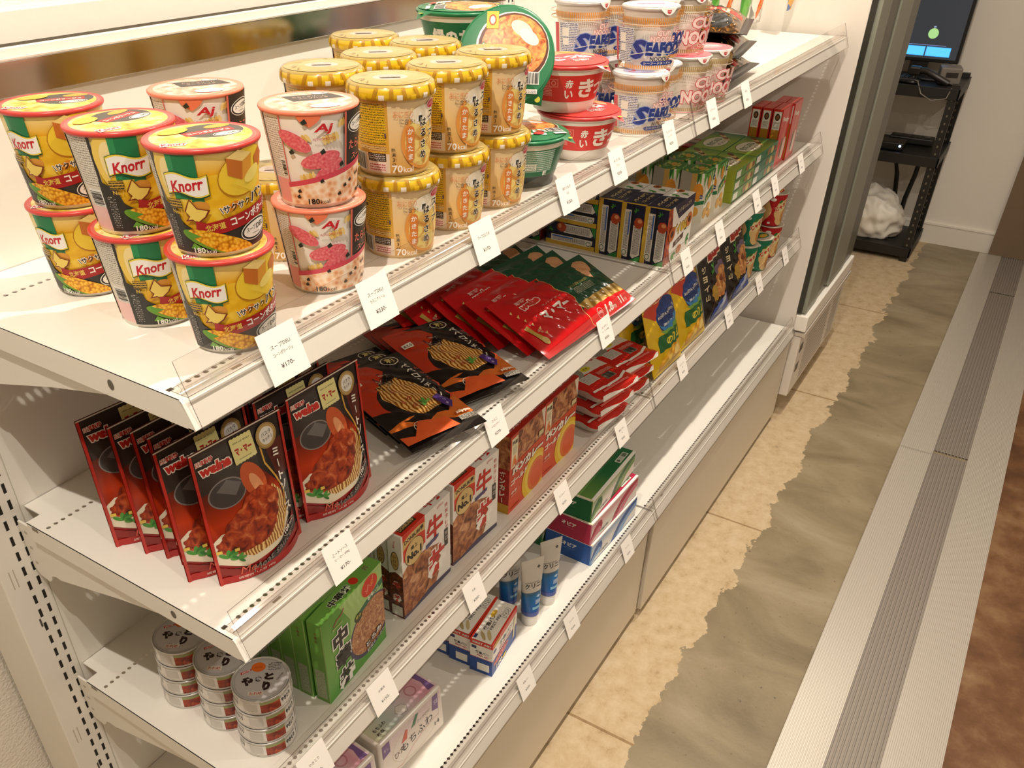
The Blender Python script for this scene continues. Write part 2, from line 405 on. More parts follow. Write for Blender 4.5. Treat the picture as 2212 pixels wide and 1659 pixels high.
# ribbed metal threshold let into the floor
ALU = M('#D2CBBF', .34, .35); ALU2 = M('#9A9188', .42, .3)
def ribbed(name, y0, y1, n, m, x0, x1, h=.004, mg=None):
    b = MB(); pr = []; w = (y1-y0)/n; dp = min(h-.0005, w*.5)
    pr.append((y0, 0))
    for i in range(n):
        a = y0+i*w; pr += [(a+w*.04, h), (a+w*.56, h), (a+w*.62, h-dp), (a+w*.98, h-dp)]
    pr += [(y1, h), (y1, 0)]
    rows = [[(x, y, z) for y, z in pr] for x in (x0, x1)]
    b.grid(rows[::-1], m, sm=False); return structure(b.build(name))
ribbed('trim_1', -.968, -.866, 17, ALU, -1.6, 2.442, .006); ribbed('trim_7', -.968, -.866, 17, ALU, 2.444, 4.6, .006)
ribbed('trim_2', -1.072, -.968, 10, ALU2, -1.6, 2.46, .0045); ribbed('trim_8', -1.072, -.968, 10, ALU2, 2.475, 4.06, .0045)
ribbed('trim_9', -1.072, -.968, 10, ALU2, 4.07, 4.6, .0045)
ribbed('trim_3', -1.186, -1.072, 26, ALU, -1.6, 4.6, .006)

# recessed downlights
for i, (x, y) in enumerate(LAMPS):
    root = empty('downlight'); root.location = (x, y, 2.6)
    b = MB(); b.lathe([(.075, 0), (.075, -.006), (.055, -.008), (.05, -.002), (.05, 0)], WHITE, 32); b.build('trim_ring', root)
    em, t_, bs = newmat('lamp_glow'); bs.inputs['Emission Color'].default_value = (1, .86, .68, 1); bs.inputs['Emission Strength'].default_value = 12
    b = MB(); b.lathe([(.0001, -.001), (.05, -.001)], em, 32); b.build('lamp_lens', root)
    tag(root, 'recessed ceiling downlight, %s' % ['over the left end of the shelving', 'over the middle of the shelving', 'over the right end of the shelving', 'in front of the black rack', 'behind the camera on the left', 'behind the camera on the right'][i], 'downlight')

# ------------------------------------------------------------ shelving
STEEL = paint('white_powder_coat', '#EEEAE1', .34, 500, .015, .01)
def upright(x0, x1, parent, z1=2.05):
    b = MB(); b.box(x0, 0, 0, x1, .1, z1, STEEL, .002)
    c = (x1-.011, x1-.0245) if x1-x0 > .03 else (x1-.008, x0+.008)
    z = .14
    while z < z1-.05:
        for x in c:
            b.face([(x-.0021, -.0003, z), (x+.0021, -.0003, z), (x+.0021, -.0003, z+.0145), (x-.0021, -.0003, z+.0145)], DARK)
            b.face([(x-.0021, -.0004, z-.0018), (x+.0021, -.0004, z-.0018), (x+.0021, -.0004, z), (x-.0021, -.0004, z)], '#FFFDF6')  # highlight painted along the lower edge of each slot
        z += .0252
    for z in (.52, .835, 1.15):
        for dx in (0, .006): b.box(x0+.012+dx, -.0004, z, x0+.0132+dx, 0, z+.03, '#BDB6A8')
        b.box(x0+.026, -.0004, z-.08, x0+.0285, 0, z-.066, '#4A4238')
    return b.build('upright', parent)
frame = empty('shelving_frame'); frame.location = (0, 0, 0)
upright(-.04, .016, frame); upright(1.186, 1.226, frame); upright(2.372, 2.384, frame)
b = MB(); b.box(.016, 0, .05, 1.186, .012, 1.45, STEEL); b.build('back_panel', frame)
b = MB(); b.box(1.226, 0, .05, 2.372, .012, 2.05, STEEL); b.build('back_panel', frame)
KICK = paint('kick_panel_paint', '#D9D0C0', .38, 300, .02, .03)
for x0, x1, dy in ((.004, 1.188, .004), (1.202, 2.38, -.004)):
    b = MB(); b.box(x0, -.444+dy, .026, x1, -.432+dy, .318, KICK, .0015); b.box(x0, -.432+dy, .02, x0+.012, -.02, .318, KICK); b.box(x1-.012, -.432+dy, .02, x1, -.02, .318, KICK)
    b.build('kick_panel', frame)
    b = MB(); b.box(x0+.02, -.415, 0, x1-.02, -.05, .03, '#2E2419'); b.build('toe_gap_shade', frame)  # dark block stands in for the shade in the toe gap
tag(frame, 'white steel shelving frame with slotted uprights, back panels and kick panels', 'shelving')
# polished beam across the top of the left bay
CHROME = M('#B9B4AC', .16, 1.0)
beam = empty('steel_beam'); beam.location = (.6, -.01, 1.406)
b = MB(); b.box(-.64, 0, 0, .575, .008, .0345, CHROME, .0008); b.box(-.64, 0, .0345, .575, .03, .0362, M('#F4F1EA', .2, .6)); b.build('beam_face', beam)
b = MB(); b.box(-.63, .008, .004, -.60, .014, .03, WHITE); b.box(.54, .008, .004, .57, .014, .03, WHITE); b.build('fixing_bracket', beam)
tag(beam, 'polished steel strip along the top of the back panel behind the noodle cups', 'beam')

def plate(mb, x0, x1, y0, y1, holes, z, th, m, rh=.0029):
    """sheet with rows of round holes; holes = [(y, x_first, pitch, n)]"""
    ys = [y0]; hr = sorted(holes); strips = []
    cur = y0
    for hy, hx, p, n in hr:
        strips.append((cur, hy-.005, None)); strips.append((hy-.005, hy+.005, (hy, hx, p, n))); cur = hy+.005
    strips.append((cur, y1, None))
    for a, c, h in strips:
        if not h:
            mb.face([(x0, a, z), (x1, a, z), (x1, c, z), (x0, c, z)], m); mb.face([(x0, c, z-th), (x1, c, z-th), (x1, a, z-th), (x0, a, z-th)], m); continue
        hy, hx, p, n = h; xs, xe = hx-p/2, hx+p*(n-.5)
        for q0, q1 in ((x0, xs), (xe, x1)):
            mb.face([(q0, a, z), (q1, a, z), (q1, c, z), (q0, c, z)], m); mb.face([(q0, c, z-th), (q1, c, z-th), (q1, a, z-th), (q0, a, z-th)], m)
        for i in range(n):
            cx = hx+p*i; sq = []; ci = []
            for k in range(12):
                t = 2*PI*k/12+PI/12; dx, dy = math.cos(t), math.sin(t); s_ = min(p/2/abs(dx), .005/abs(dy))
                sq.append((cx+dx*s_, hy+dy*s_)); ci.append((cx+dx*rh, hy+dy*rh))
            cor = {0: (cx+p/2, c), 3: (cx-p/2, c), 6: (cx-p/2, a), 9: (cx+p/2, a)}
            for k in range(12):
                k2 = (k+1) % 12; out = [sq[k]]
                for kk, cc in cor.items():
                    if k == kk: out.append(cc)
                out.append(sq[k2])
                mb.face([(x, y, z) for x, y in out]+[(ci[k2][0], ci[k2][1], z), (ci[k][0], ci[k][1], z)], m)
                mb.face([(ci[k][0], ci[k][1], z), (ci[k2][0], ci[k2][1], z), (ci[k2][0], ci[k2][1], z-th), (ci[k][0], ci[k][1], z-th)], m)
                mb.face(([(x, y, z-th) for x, y in out]+[(ci[k2][0], ci[k2][1], z-th), (ci[k][0], ci[k][1], z-th)])[::-1], m)
def extr(mb, prof, x0, x1, m, sm=False, caps=True):
    mb.grid([[(x0, y, z) for y, z in prof], [(x1, y, z) for y, z in prof]], m, sm=sm)
    if caps:
        mb.face([(x0, y, z) for y, z in prof][::-1], m); mb.face([(x1, y, z) for y, z in prof], m)
def make_shelf(L, D, deck=False):
    root = empty('shelf'); b = MB(); nh = int((L-.055)/.0102)
    holes = [(-D+.034, .028, .0102, nh)]+([] if deck else [(-.066, .010, .0102, nh+2)])
    e = -D+.0145
    plate(b, 0, L, e, -.034, holes, 0, .0012, STEEL)
    b.face([(.02, -.034, 0), (L-.02, -.034, 0), (L-.02, -.001, 0), (.02, -.001, 0)], STEEL); b.face([(.02, -.001, -.0012), (L-.02, -.001, -.0012), (L-.02, -.034, -.0012), (.02, -.034, -.0012)], STEEL)
    lip = [(e, 0), (e-.0022, -.0007), (e-.0038, -.0028), (-D, -.0258), (-D+.001, -.0272), (-D+.010, -.0272), (-D+.010, -.026), (-D+.002, -.0258), (e-.0022, -.0034), (e-.001, -.0016), (e, -.0012)]
    extr(b, lip, 0, L, STEEL)
    for x in (0, L-.0012):
        pr = [(-.036, 0), (-.036, -.0272), (-D+.002, -.0272), (e-.002, -.002), (e, 0)]
        for q in (x, x+.0012): b.face([(q, y, z) for y, z in pr], STEEL)
        b.grid([[(q, y, z) for y, z in pr+pr[:1]] for q in (x, x+.0012)], STEEL, sm=False)
    for x in (-.0003, L+.0003):
        b.face([(x, -D+.108+.0042*math.cos(a), -.0135+.0055*math.sin(a)) for a in [2*PI*k/14 for k in range(14)]], '#5A5146')
        b.face([(x, -.046-.012*k, -.001-.005*j) for k, j in ((0, 0), (1, 0), (1, 1), (0, 1))], '#7A7060')
    b.box(.064, -D+.0158, .0001, .076, -D+.019, .0003, '#7C7365'); b.box(.0055, -D+.0325, .0001, .0115, -D+.0375, .0003, '#4A4238')
    b.build('shelf_board', root)
    if not deck:
        for x in (.005, L-.008):
            k = MB(); pr = [(-.002, -.014), (-.002, -.092), (-.012, -.101), (-.03, -.104), (-.036, -.098), (-.041, -.089), (-.05, -.086), (-.06, -.087), (-.19, -.052), (-.30, -.0275), (-.30, -.014)]
            for q, fl in ((x, 1), (x+.003, 0)): k.face([(q, y, z) for y, z in (pr[::-1] if fl else pr)], STEEL)
            k.grid([[(q, y, z) for y, z in pr+pr[:1]] for q in (x, x+.003)], STEEL, sm=False)
            for z in (-.03, -.055, -.08): k.box(x-.0004, -.016, z, x, -.011, z+.004, '#B8B0A2')
            k.build('bracket', root)
    return root
def make_rail(L, D):
    """clear riser clipped on the shelf lip, in the shelf's own coordinates"""
    b = MB(); y = -D
    def sheet(p, t, m, x0=0, x1=L):
        n = []
        for i in range(len(p)):
            a = p[max(i-1, 0)]; c = p[min(i+1, len(p)-1)]; d = math.hypot(c[0]-a[0], c[1]-a[1]); n.append(((c[1]-a[1])/d*t, -(c[0]-a[0])/d*t))
        back = [(p[i][0]+n[i][0], p[i][1]+n[i][1]) for i in range(len(p))]
        b.grid([[(x, *q) for q in p] for x in (x0, x1)], m, sm=False); b.grid([[(x, *q) for q in back] for x in (x1, x0)], m, sm=False)
        for x in (x0, x1):
            for i in range(len(p)-1): b.face([(x, *p[i]), (x, *p[i+1]), (x, *back[i+1]), (x, *back[i])], EDGE)
        for i in (0, len(p)-1): b.face([(x0, *p[i]), (x1, *p[i]), (x1, *back[i]), (x0, *back[i])], EDGE)
    sheet([(y+.0205, .0325), (y+.0095, .0030), (y-.0003, -.0230), (y-.0018, -.0275)], -.0012, CLEAR)
    sheet([(y+.0105, .0014), (y+.034, .0014)], .0008, CLEAR)
    for dy in (.0145, .024): b.box(0, y+dy, .0014, L, y+dy+.0012, .0026, CLEAR)
    sheet([(y+.0195, .0015), (y+.0155, .0075), (y+.0215, .0105)], .0007, CLEAR)
    b.box(0, y+.0082, -.0034, L, y+.0098, -.0012, M('#FBF8F0', .25))  # holder ridge in white, the rail's highlight line put into its colour
    b.box(0, y-.0035, -.0235, L, y-.0012, -.0212, clear('rail_bead', (.93, .92, .9, 1), (1, 1, 1, 1), .1, .35)) if False else None
    return b.build('front_rail')
BAYS = ('left', 'right'); LV = {1: ('top', Z1), 2: ('second', Z2), 3: ('third', Z3), 4: ('bottom', Z4)}
sp_ = make_shelf(1.190, DF); dk_ = make_shelf(1.190, DD, True)
for r_, D in ((sp_, DF), (dk_, DD)): o = make_rail(1.198, D); o.parent = r_; o.location = (.0065, 0, 0); o['label'] = 'clear plastic front strip'
HOLD = {1: 'cup soups and instant noodles', 2: 'meat sauce pouches and spaghetti', 3: 'canned food and boxed curry', 4: 'bandages, tissues and toothpaste'}
HOLD2 = {1: 'cup noodles and empty space', 2: 'green and red biscuit boxes', 3: 'crisp bags and snack cups', 4: 'nothing at all on it'}
for i, (nm, z) in LV.items():
    for k in (0, 1):
        pr = dk_ if i == 4 else sp_
        put(pr, (k*1.194, 0, z), 0, '%s white metal shelf of the %s bay, holding %s' % (nm, BAYS[k], (HOLD, HOLD2)[k][i]), 'shelf', 'white metal shelves')
        pass

# price cards
PAPER = M('#F6F1EA', .7); INK = M('#3A3634', .7)
CARDS = [(1, .118, ('スープDELI', 'コーンポタージュ', '¥170-'), 'corn soup'), (1, .262, ('スープDELI', 'たらこクリーム', '¥230-'), 'cod roe pasta soup'), (1, .476, ('スープはるさめ', '', '¥170-'), 'glass noodle soup'),
 (1, .698, ('緑のたぬき', 'そば', '¥250-'), 'green noodle bowl'), (1, .867, ('赤いきつね', 'うどん', '¥250-'), 'red noodle bowl'), (1, 1.081, ('カップヌードル', 'シーフード', '¥250-'), 'seafood noodle cup'), (1, 1.296, ('カップヌードル', '', '¥250-'), 'plain noodle cup'), (1, 1.498, ('焼そば', '', '¥250-'), 'bagged noodle'),
 (2, .167, ('ミートソース', 'マ・マー 600g', '¥170-'), 'meat sauce'), (2, .515, ('たらこ', 'ペペロンチーノ', '¥270-'), 'black pasta sauce pack'), (2, .887, ('スパゲティ', 'マ・マー600g', '¥500-'), 'red spaghetti bag'), (2, 1.28, ('パイの実', '', '¥250-'), 'pie biscuit'), (2, 1.487, ('コアラ', '', '¥250-'), 'leafy biscuit box'), (2, 1.756, ('たけのこ', '', '¥250-'), 'yellow-green biscuit box'), (2, 1.91, ('きのこ', '', '¥250-'), 'dark green biscuit box'), (2, 2.159, ('ポッキー', '', '¥250-'), 'red stick biscuit'),
 (3, .076, ('やきとり', '', '¥250-'), 'canned chicken'), (3, .219, ('中華丼', '', '¥150-'), 'green meal box'), (3, .461, ('牛丼', '', '¥300-'), 'beef bowl box'), (3, .767, ('ボンカレー', '', '¥250-'), 'orange curry box'), (3, 1.031, ('銀座ごはん', '米', '¥250-'), 'packed rice'), (3, 1.372, ('ポテトチップス', '塩', '¥250-'), 'yellow crisp bag'), (3, 1.703, ('ピザポテト', '', '¥250-'), 'dark crisp bag'), (3, 1.965, ('じゃがりこ', '', '¥250-'), 'green snack cup'), (3, 2.225, ('じゃがりこ', '', '¥250-'), 'red snack cup'),
 (4, .22, ('もちふわ', '', '¥500-'), 'soft pad pack'), (4, .574, ('救急バン', '', '¥300-'), 'bandage box'), (4, .761, ('クリニカ', '', '¥300-'), 'toothpaste'), (4, 1.036, ('ティシュ', '', '¥250-'), 'tissue box')]
for i, x, (a, c, pz), what in CARDS:
    cv = Cv(50, 50); cv.t(a, 25, 34 if c else 31, 4.4, INK, bold=.004, w=min(26, 4.6*len(a)))
    if c: cv.t(c, 25, 26.5, 3.6, INK, w=min(26, 3.4*len(c)))
    cv.t(pz, 25, 14.5, 4.6, INK, w=17, bold=.004)
    b = MB(); b.box(-.025, 0, 0, .025, .0005, .05, PAPER); cv.wrap(b, lambda u, v, w: (u-.025, -w, v))
    o = b.build('price_card'); D = DD if i == 4 else DF
    o.location = (x, -D-.0038, LV[i][1]-.0262); o.rotation_euler = (R(-20.5), 0, 0) if i < 4 else (R(-20.5), 0, 0)
    tag(o, 'white price card for the %s on the %s shelf' % (what, LV[i][0]), 'price card', 'price cards on the shelf fronts')

# ------------------------------------------------------------ fridge, rack and what stands there
FW = paint('fridge_white', '#E6DED4', .5, 400, .03, .02)
fr = empty('display_fridge'); fr.location = (2.735, -.184, 0)
def fb(name, parts):
    b = MB()
    for p in parts: b.box(p[0]-2.73, p[1]+.2, p[2], p[3]-2.73, p[4]+.2, p[5], p[6], p[7] if len(p) > 7 else 0)
    return b.build(name, fr)
GF = M('#9FA396', .35, .5); GD = M('#3B3A33', .3, .3)
fb('cabinet', [(2.409, -.455, .075, 3.09, .09, 2.0, FW, .004)])
fb('door_frame', [(2.417, -.483, .40, 2.555, -.457, 1.98, GF, .002), (2.70, -.487, .40, 2.925, -.457, 1.98, GF, .002), (2.409, -.470, .40, 2.417, -.455, 1.98, GD), (2.417, -.483, 1.9, 3.08, -.457, 1.98, GF)])
fb('dark_door_strip', [(2.556, -.482, .42, 2.699, -.457, 1.9, M('#4A4A42', .25, .4), .004), (2.926, -.484, .40, 3.086, -.457, 1.9, M('#5B5D55', .3, .4))])  # dark strips stand in for the glass recess and a dark stile
fb('sill', [(2.409, -.496, .335, 3.086, -.455, .392, M('#FBF6EC', .3), .004), (2.409, -.499, .318, 3.086, -.457, .33, M('#D8D0C4', .3, .3))])
b = MB(); b.box(2.411-2.73, -.288, .085, 3.07-2.73, -.257, .315, FW, .003)
for i in range(22):
    for j in range(11): x = 2.54+i*.0148-2.73; z = .105+j*.0165; b.face([(x+.0045*math.cos(a), -.2885, z+.0045*math.sin(a)) for a in [2*PI*k/8 for k in range(8)]], '#8C8274')
for i in range(8):
    for j in range(11): x = 2.92+i*.0148-2.73; z = .105+j*.0165; b.face([(x+.0045*math.cos(a), -.2885, z+.0045*math.sin(a)) for a in [2*PI*k/8 for k in range(8)]], '#8C8274')
for z in (.17, .245): b.box(2.44-2.73, -.2892, z, 2.475-2.73, -.288, z+.028, '#3A332A')
b.build('vent_grille', fr)
for x in (2.43, 3.02):
    for y in (-.41, .03):
        b = MB(); b.lathe([(.02, 0), (.02, .02), (.012, .025), (.012, .076)], DARK, 16, cap0=True); o = b.build('foot', fr); o.location = (x-2.73, y+.2, 0)
tag(fr, 'white glass-door fridge standing at the right end of the shelving', 'fridge')

BLK = paint('black_steel', '#1C1A17', .5, 200, .02, .1)
rk = empty('utility_rack'); rk.location = (4.44, -.38, 0)
def rp(name, bx, m=BLK):
    b = MB()
    for p in bx: b.box(*p, m, .001)
    return b.build(name, rk)
for x in (-.18, .155):
    for y in (-.19, .155):
        b = MB(); b.box(x, y, 0, x+.025, y+.035, .83, BLK, .001)
        for k in range(22): b.box(x-.0006, y+.014, .08+k*.034, x, y+.021, .09+k*.034, '#6E665A'); b.box(x+.009, y-.0006, .08+k*.034, x+.016, y, .09+k*.034, '#6E665A')
        b.build('post', rk)
for z in (.06, .50, .80):
    b = MB(); b.box(-.185, -.195, z, .185, .195, z+.008, BLK); b.box(-.187, -.197, z-.035, -.18, .197, z+.012, BLK, .001); b.box(-.187, -.197, z-.035, .187, -.19, z+.012, BLK, .001); b.box(-.187, .19, z-.035, .187, .197, z+.012, BLK); b.build('shelf_tray', rk)
tag(rk, 'black perforated steel utility rack against the far wall', 'rack')
# monitor on the rack
mo = empty('monitor'); mo.location = (4.48, -.36, .808)
SCR = empty
def emit(h, s):
    m, t, bs = newmat('screen_glow'); bs.inputs['Base Color'].default_value = (0, 0, 0, 1); bs.inputs['Emission Color'].default_value = lin(h); bs.inputs['Emission Strength'].default_value = s; bs.inputs['Roughness'].default_value = .3; return m
b = MB(); b.box(-.02, -.155, .075, .02, .25, .46, M('#131313', .35), .003); b.build('casing', mo)
cv = Cv(385, 360); cv.bg(emit('#4A4D52', .55)); cv.rect(60, 55, 330, 57, emit('#8F9BD8', .9)); cv.rect(105, 10, 245, 50, emit('#3FA6FF', 1.3)); cv.rect(250, 10, 355, 50, emit('#3FA6FF', 1.3)) 
cv.rect(107, 12, 243, 48, emit('#57BCFF', 1.4)); cv.rect(252, 12, 353, 48, emit('#57BCFF', 1.4)); cv.ell(262, 105, 22, 22, emit('#A9D88A', 1.1)); cv.t('w', 262, 132, 8, emit('#BFD4FF', 1.0)); cv.rect(15, 330, 60, 338, emit('#D5DAE0', 1.2)); cv.rect(300, 325, 345, 335, emit('#9BD0FF', 1.2))
b = MB(); cv.wrap(b, lambda u, v, w: (-.0205-w, .245-u, .09+v)); b.build('screen', mo)
b = MB(); b.box(-.015, -.03, .01, .02, .05, .08, M('#1B1B1B', .4), .004); b.box(-.07, -.09, 0, .07, .12, .012, M('#1B1B1B', .4), .004); b.build('stand', mo)
tag(mo, 'black computer monitor with blue buttons on its screen', 'monitor')
GRY = M('#7D766D', .5)
b = MB(); b.box(-.05, -.045, 0, .05, .045, .07, GRY, .006); b.box(-.052, -.03, .03, -.0495, .02, .05, '#2A2724'); o = b.build('card_terminal'); o.location = (4.40, -.50, .813); o.rotation_euler = (0, 0, R(12)); tag(o, 'grey box-shaped card terminal below the monitor', 'terminal')
sc = empty('barcode_scanner'); sc.location = (4.33, -.43, .813)
b = MB(); b.tube([(0, .06, .05), (-.012, .02, .053), (-.02, -.035, .03), (-.022, -.085, .010)], .014, M('#241F1C', .35), 12); b.build('grip', sc)
b = MB(); b.box(-.02, .045, .03, .02, .095, .068, M('#1A1614', .35), .008); b.build('scan_head', sc)
b = MB(); b.tube([(-.022, -.085, .012), (-.06, -.11, .014), (-.092, -.10, -.04), (-.092, -.04, -.055), (-.092, .01, -.03), (-.06, .04, .016), (-.02, .06, .012)], .0032, '#77716A', 6); b.build('cable', sc)
b = MB(); b.lathe([(.035, 0), (.035, .008), (.012, .014), (.010, .03)], M('#1A1614', .35), 20, cap0=True, cx=0, cy=.07); b.build('stand', sc)
tag(sc, 'black handheld barcode scanner with a looping grey cord on the rack', 'scanner')
kb = MB(); kb.box(-.06, -.09, 0, .06, .09, .018, M('#191715', .5), .004)
for i in range(5):
    for j in range(8): kb.box(-.05+i*.021, -.082+j*.0208, .018, -.034+i*.021, -.066+j*.0208, .022, M('#2A2724', .5))
o = kb.build('keypad'); o.location = (4.36, -.28, .813); tag(o, 'black keypad lying at the left on the rack top', 'keypad')
ro = empty('network_router'); ro.location = (4.34, -.33, .513)
b = MB(); b.box(-.05, -.075, 0, .05, .06, .035, M('#121211', .35), .005); b.build('housing', ro)
b = MB(); b.lathe([(.0001, .006), (.004, .005), (.0055, 0)], emit('#BFD9FF', 9), 12); o = b.build('status_light', ro); o.location = (-.0505, -.06, .022); o.rotation_euler = (0, R(-90), 0)
b = MB(); b.box(-.0512, .035, .008, -.05, .055, .03, '#C9C4BA'); b.build('sticker', ro)
tag(ro, 'small black network box with a glowing blue light on the middle tray', 'router')
b = MB(); b.box(-.04, -.09, 0, .04, .11, .03, M('#161513', .45), .005)
for k in range(4): b.box(-.02, -.075+k*.045, .03, .02, -.045+k*.045, .033, '#2C2A27')
o = b.build('power_strip'); o.location = (4.5, -.42, .513); tag(o, 'black power strip at the back of the middle tray', 'power strip')
for k, (y0, y1, s_) in enumerate(((-.34, -.40, 0), (-.46, -.45, 1))):
    b = MB(); b.tube([(4.56, y0, .463), (4.565, y0-.01, .43), (4.57, (y0+y1)/2-.01, .34), (4.575, y1, .22), (4.58, y1, .1), (4.582, y1, .072)], .011, M('#141312', .5), 8); o = b.build('power_cable')
    tag(o, ['black cable hanging left of the other below the middle tray', 'black cable hanging nearest the rack post below the middle tray'][k], 'cable', 'cables hanging in the rack')
# crumpled white plastic bag on the lower tray
bm = bmesh.new(); bmesh.ops.create_icosphere(bm, subdivisions=5, radius=1)
from mathutils import noise
for v in bm.verts:
    p = v.co.copy(); n1 = noise.noise(p*1.6); n2 = noise.noise(p*4+Vector((3, 1, 2))); n3 = abs(noise.noise(p*2.7+Vector((9, 4, 1))))
    q = 1+.16*n1+.07*n2-.16*n3; z = p.z*q
    v.co = Vector((p.x*q*.13, p.y*q*.155, max(z, -.62)*.15+.62*.15)); v.co.y += .25*(v.co.z-.09)
b = MB(); b.add_bm(bm, lambda f: M('#F0EBE0', .45), sm=True); bm.free(); o = b.build('plastic_bag'); o.location = (4.42, -.34, .069)
tag(o, 'crumpled white bag on the lowest tray of the black rack', 'bag')
# ------------------------------------------------------------ package builders
def interp(prof):
    def f(z):
        if z <= prof[0][1]: return prof[0][0]
        for (r0, z0), (r1, z1) in zip(prof, prof[1:]):
            if z <= z1: return r0+(r1-r0)*(z-z0)/max(z1-z0, 1e-9)
        return prof[-1][0]
    return f
def wrap_round(mb, cv, prof, rref, g=3.0, step=6e-5, gy=0):
    f = interp(prof); cv.wrap(mb, lambda u, v, w: ((f(v)+w)*math.cos(-PI/2+u/rref), (f(v)+w)*math.sin(-PI/2+u/rref), v), gx=g, gy=gy, step=step, sm=True)
def wrap_disc(mb, cv, z, dome=0, R0=1, step=5e-5): cv.wrap(mb, lambda u, v, w: (u, v, z+w+dome*(1-(u*u+v*v)/R0**2)), gx=8 if dome else 0, gy=8 if dome else 0, step=step, sm=dome > 0)
def disc(r): return Cv(2*r+2, 2*r+2, -r-1, -r-1)
def carton(name, w, d, h, faces, mf, bev=.0009):
    """faces: dict of artwork by side; mf: body colour or dict xXyYzZ; w d h in metres, origin under the centre"""
    b = MB(); mf = mf if isinstance(mf, dict) else dict.fromkeys('xXyYzZ', mf)
    b.box(-w/2, -d/2, 0, w/2, d/2, h, None, bev, mf)
    fn = {'y': lambda u, v, q: (u-w/2, -d/2-q, v), 'x': lambda u, v, q: (-w/2-q, d/2-u, v), 'Z': lambda u, v, q: (u-w/2, v-d/2, h+q), 'X': lambda u, v, q: (w/2+q, u-d/2, v)}
    for k, cv in faces.items(): cv.wrap(b, fn[k])
    return b.build(name)
def pillow(name, w, h, T, cv, back, crimp=.006, side=.004, p=2.6, wav=.0, g=6):
    """soft sealed bag lying with its artwork up: x across, y from 0 to h, welded ends"""
    b = MB()
    def zz(u, v):
        s = min(1, abs(2*u/w)*(w/2)/(w/2-side)) if side else abs(2*u/w); t = min(1, abs(2*v/h-1)*(h/2)/(h/2-crimp))
        return T*(1-s**p)**.75*(1-t**(p*1.15))**.6 + wav*math.sin(u*190+v*60)*math.sin(v*150)*(1-s**4)*(1-t**4)
    zc = T*.55
    cv.wrap(b, lambda u, v, q: (u-w/2, v, zc+.0006+zz(u-w/2, v)*.9+q), gx=g, gy=g, sm=True)
    n, m = 18, 22
    rows = [[(-w/2+w*i/n, h*j/m, zc-.0006-zz(-w/2+w*i/n, h*j/m)*.5) for i in range(n+1)] for j in range(m+1)]
    b.grid(rows[::-1], back)
    per = [(-w/2+w*i/n, 0) for i in range(n+1)]+[(w/2, h*j/m) for j in range(1, m+1)]+[(w/2-w*i/n, h) for i in range(1, n+1)]+[(-w/2, h-h*j/m) for j in range(1, m)]
    per.append(per[0]); b.grid([[(x, y, zc-.0006) for x, y in per], [(x, y, zc+.0004) for x, y in per]], back, sm=False)
    return b.build(name)
def stand_pouch(name, w, h, T, cv, back):
    b = MB(); 
    def th(u, v):
        s = min(1, abs(2*u/w)/.93); return T*max(0, 1-v/h/.95)**.75*(1-s**2.2)+.0014*math.sin(v*70+u*30)*(1-s**2)*(1-abs(2*v/h-1)**2)
    cv.wrap(b, lambda u, v, q: (u-w/2, -th(u-w/2, v)-.0005-q, v), gx=6, gy=6, sm=True)
    n, m = 16, 20
    for sg, col in ((1, back),):
        rows = [[(-w/2+w*i/n, sg*(th(-w/2+w*i/n, h*j/m)+.0002), h*j/m) for i in range(n+1)] for j in range(m+1)]
        b.grid(rows if sg < 0 else rows[::-1], col)
    b.grid([[(-w/2+w*i/n, th(-w/2+w*i/n, 0), .001) for i in range(n+1)], [(-w/2+w*i/n, -th(-w/2+w*i/n, 0), .001) for i in range(n+1)]], back)
    return b.build(name)
def thing_of(name, *objs):
    r = empty(name)
    for o in objs: o.parent = r
    return r
# pictures printed on packs
F_SOUP = food('soup', [(.3, '#D99B12'), (.5, '#EDBE25'), (.7, '#F6DB62')], .045, detail=2)
F_CORN = food('corn_kernels', [(0, '#F8D85A'), (.45, '#F0B428'), (.75, '#C9810F'), (1, '#9A5A0A')], .36, 'vor')
F_MEAT = food('meat_sauce', [(.28, '#3A0E06'), (.42, '#8A2A12'), (.54, '#B4441E'), (.66, '#CE6E3C'), (.8, '#EBB088')], .085, detail=6, dist=.9)
F_BEEF = food('beef', [(.3, '#4A2010'), (.42, '#8E4E2E'), (.53, '#B87848'), (.65, '#D29E70'), (.8, '#F0D6B4')], .05, detail=5, dist=1.3)
F_NOODLE = food('noodle_strands', [(.1, '#8A5420'), (.4, '#C98E42'), (.65, '#E2B468'), (.9, '#F2D699')], .26, 'wave', dist=9, detail=3)
F_PASTA = food('pasta_spirals', [(.15, '#D98A5A'), (.4, '#EBB48A'), (.6, '#F5D2B0'), (.85, '#FBE9D4')], .17, 'vor')
F_TARAKO = food('cod_roe', [(.3, '#D2485A'), (.55, '#E2707A'), (.75, '#F0A0A0')], .4, detail=3)
F_LIDART = food('lid_picture', [(.3, '#B98A1E'), (.45, '#E8C24A'), (.6, '#F5E3A0'), (.75, '#D98A2E')], .06, detail=4)
F_LIDPINK = food('lid_picture_pink', [(.3, '#C9785E'), (.5, '#EBB49C'), (.65, '#F8E0D2'), (.8, '#DE8E74')], .09, detail=5)
F_SOBA = food('soba_bowl', [(.28, '#8A3A1A'), (.42, '#D26A34'), (.55, '#EB9A58'), (.66, '#C9B04A'), (.8, '#E8C29A')], .11, 'noise', detail=6, dist=1.0)
F_UDON = food('udon_bowl', [(.3, '#D24A2E'), (.5, '#EB9A6A'), (.66, '#F4C89A'), (.85, '#E06040')], .09, detail=5, dist=.8)
F_EGG = food('egg_soup', [(.3, '#C98A3A'), (.45, '#E6BE6A'), (.58, '#F5E08A'), (.75, '#EFC25A')], .09, detail=5, dist=1)
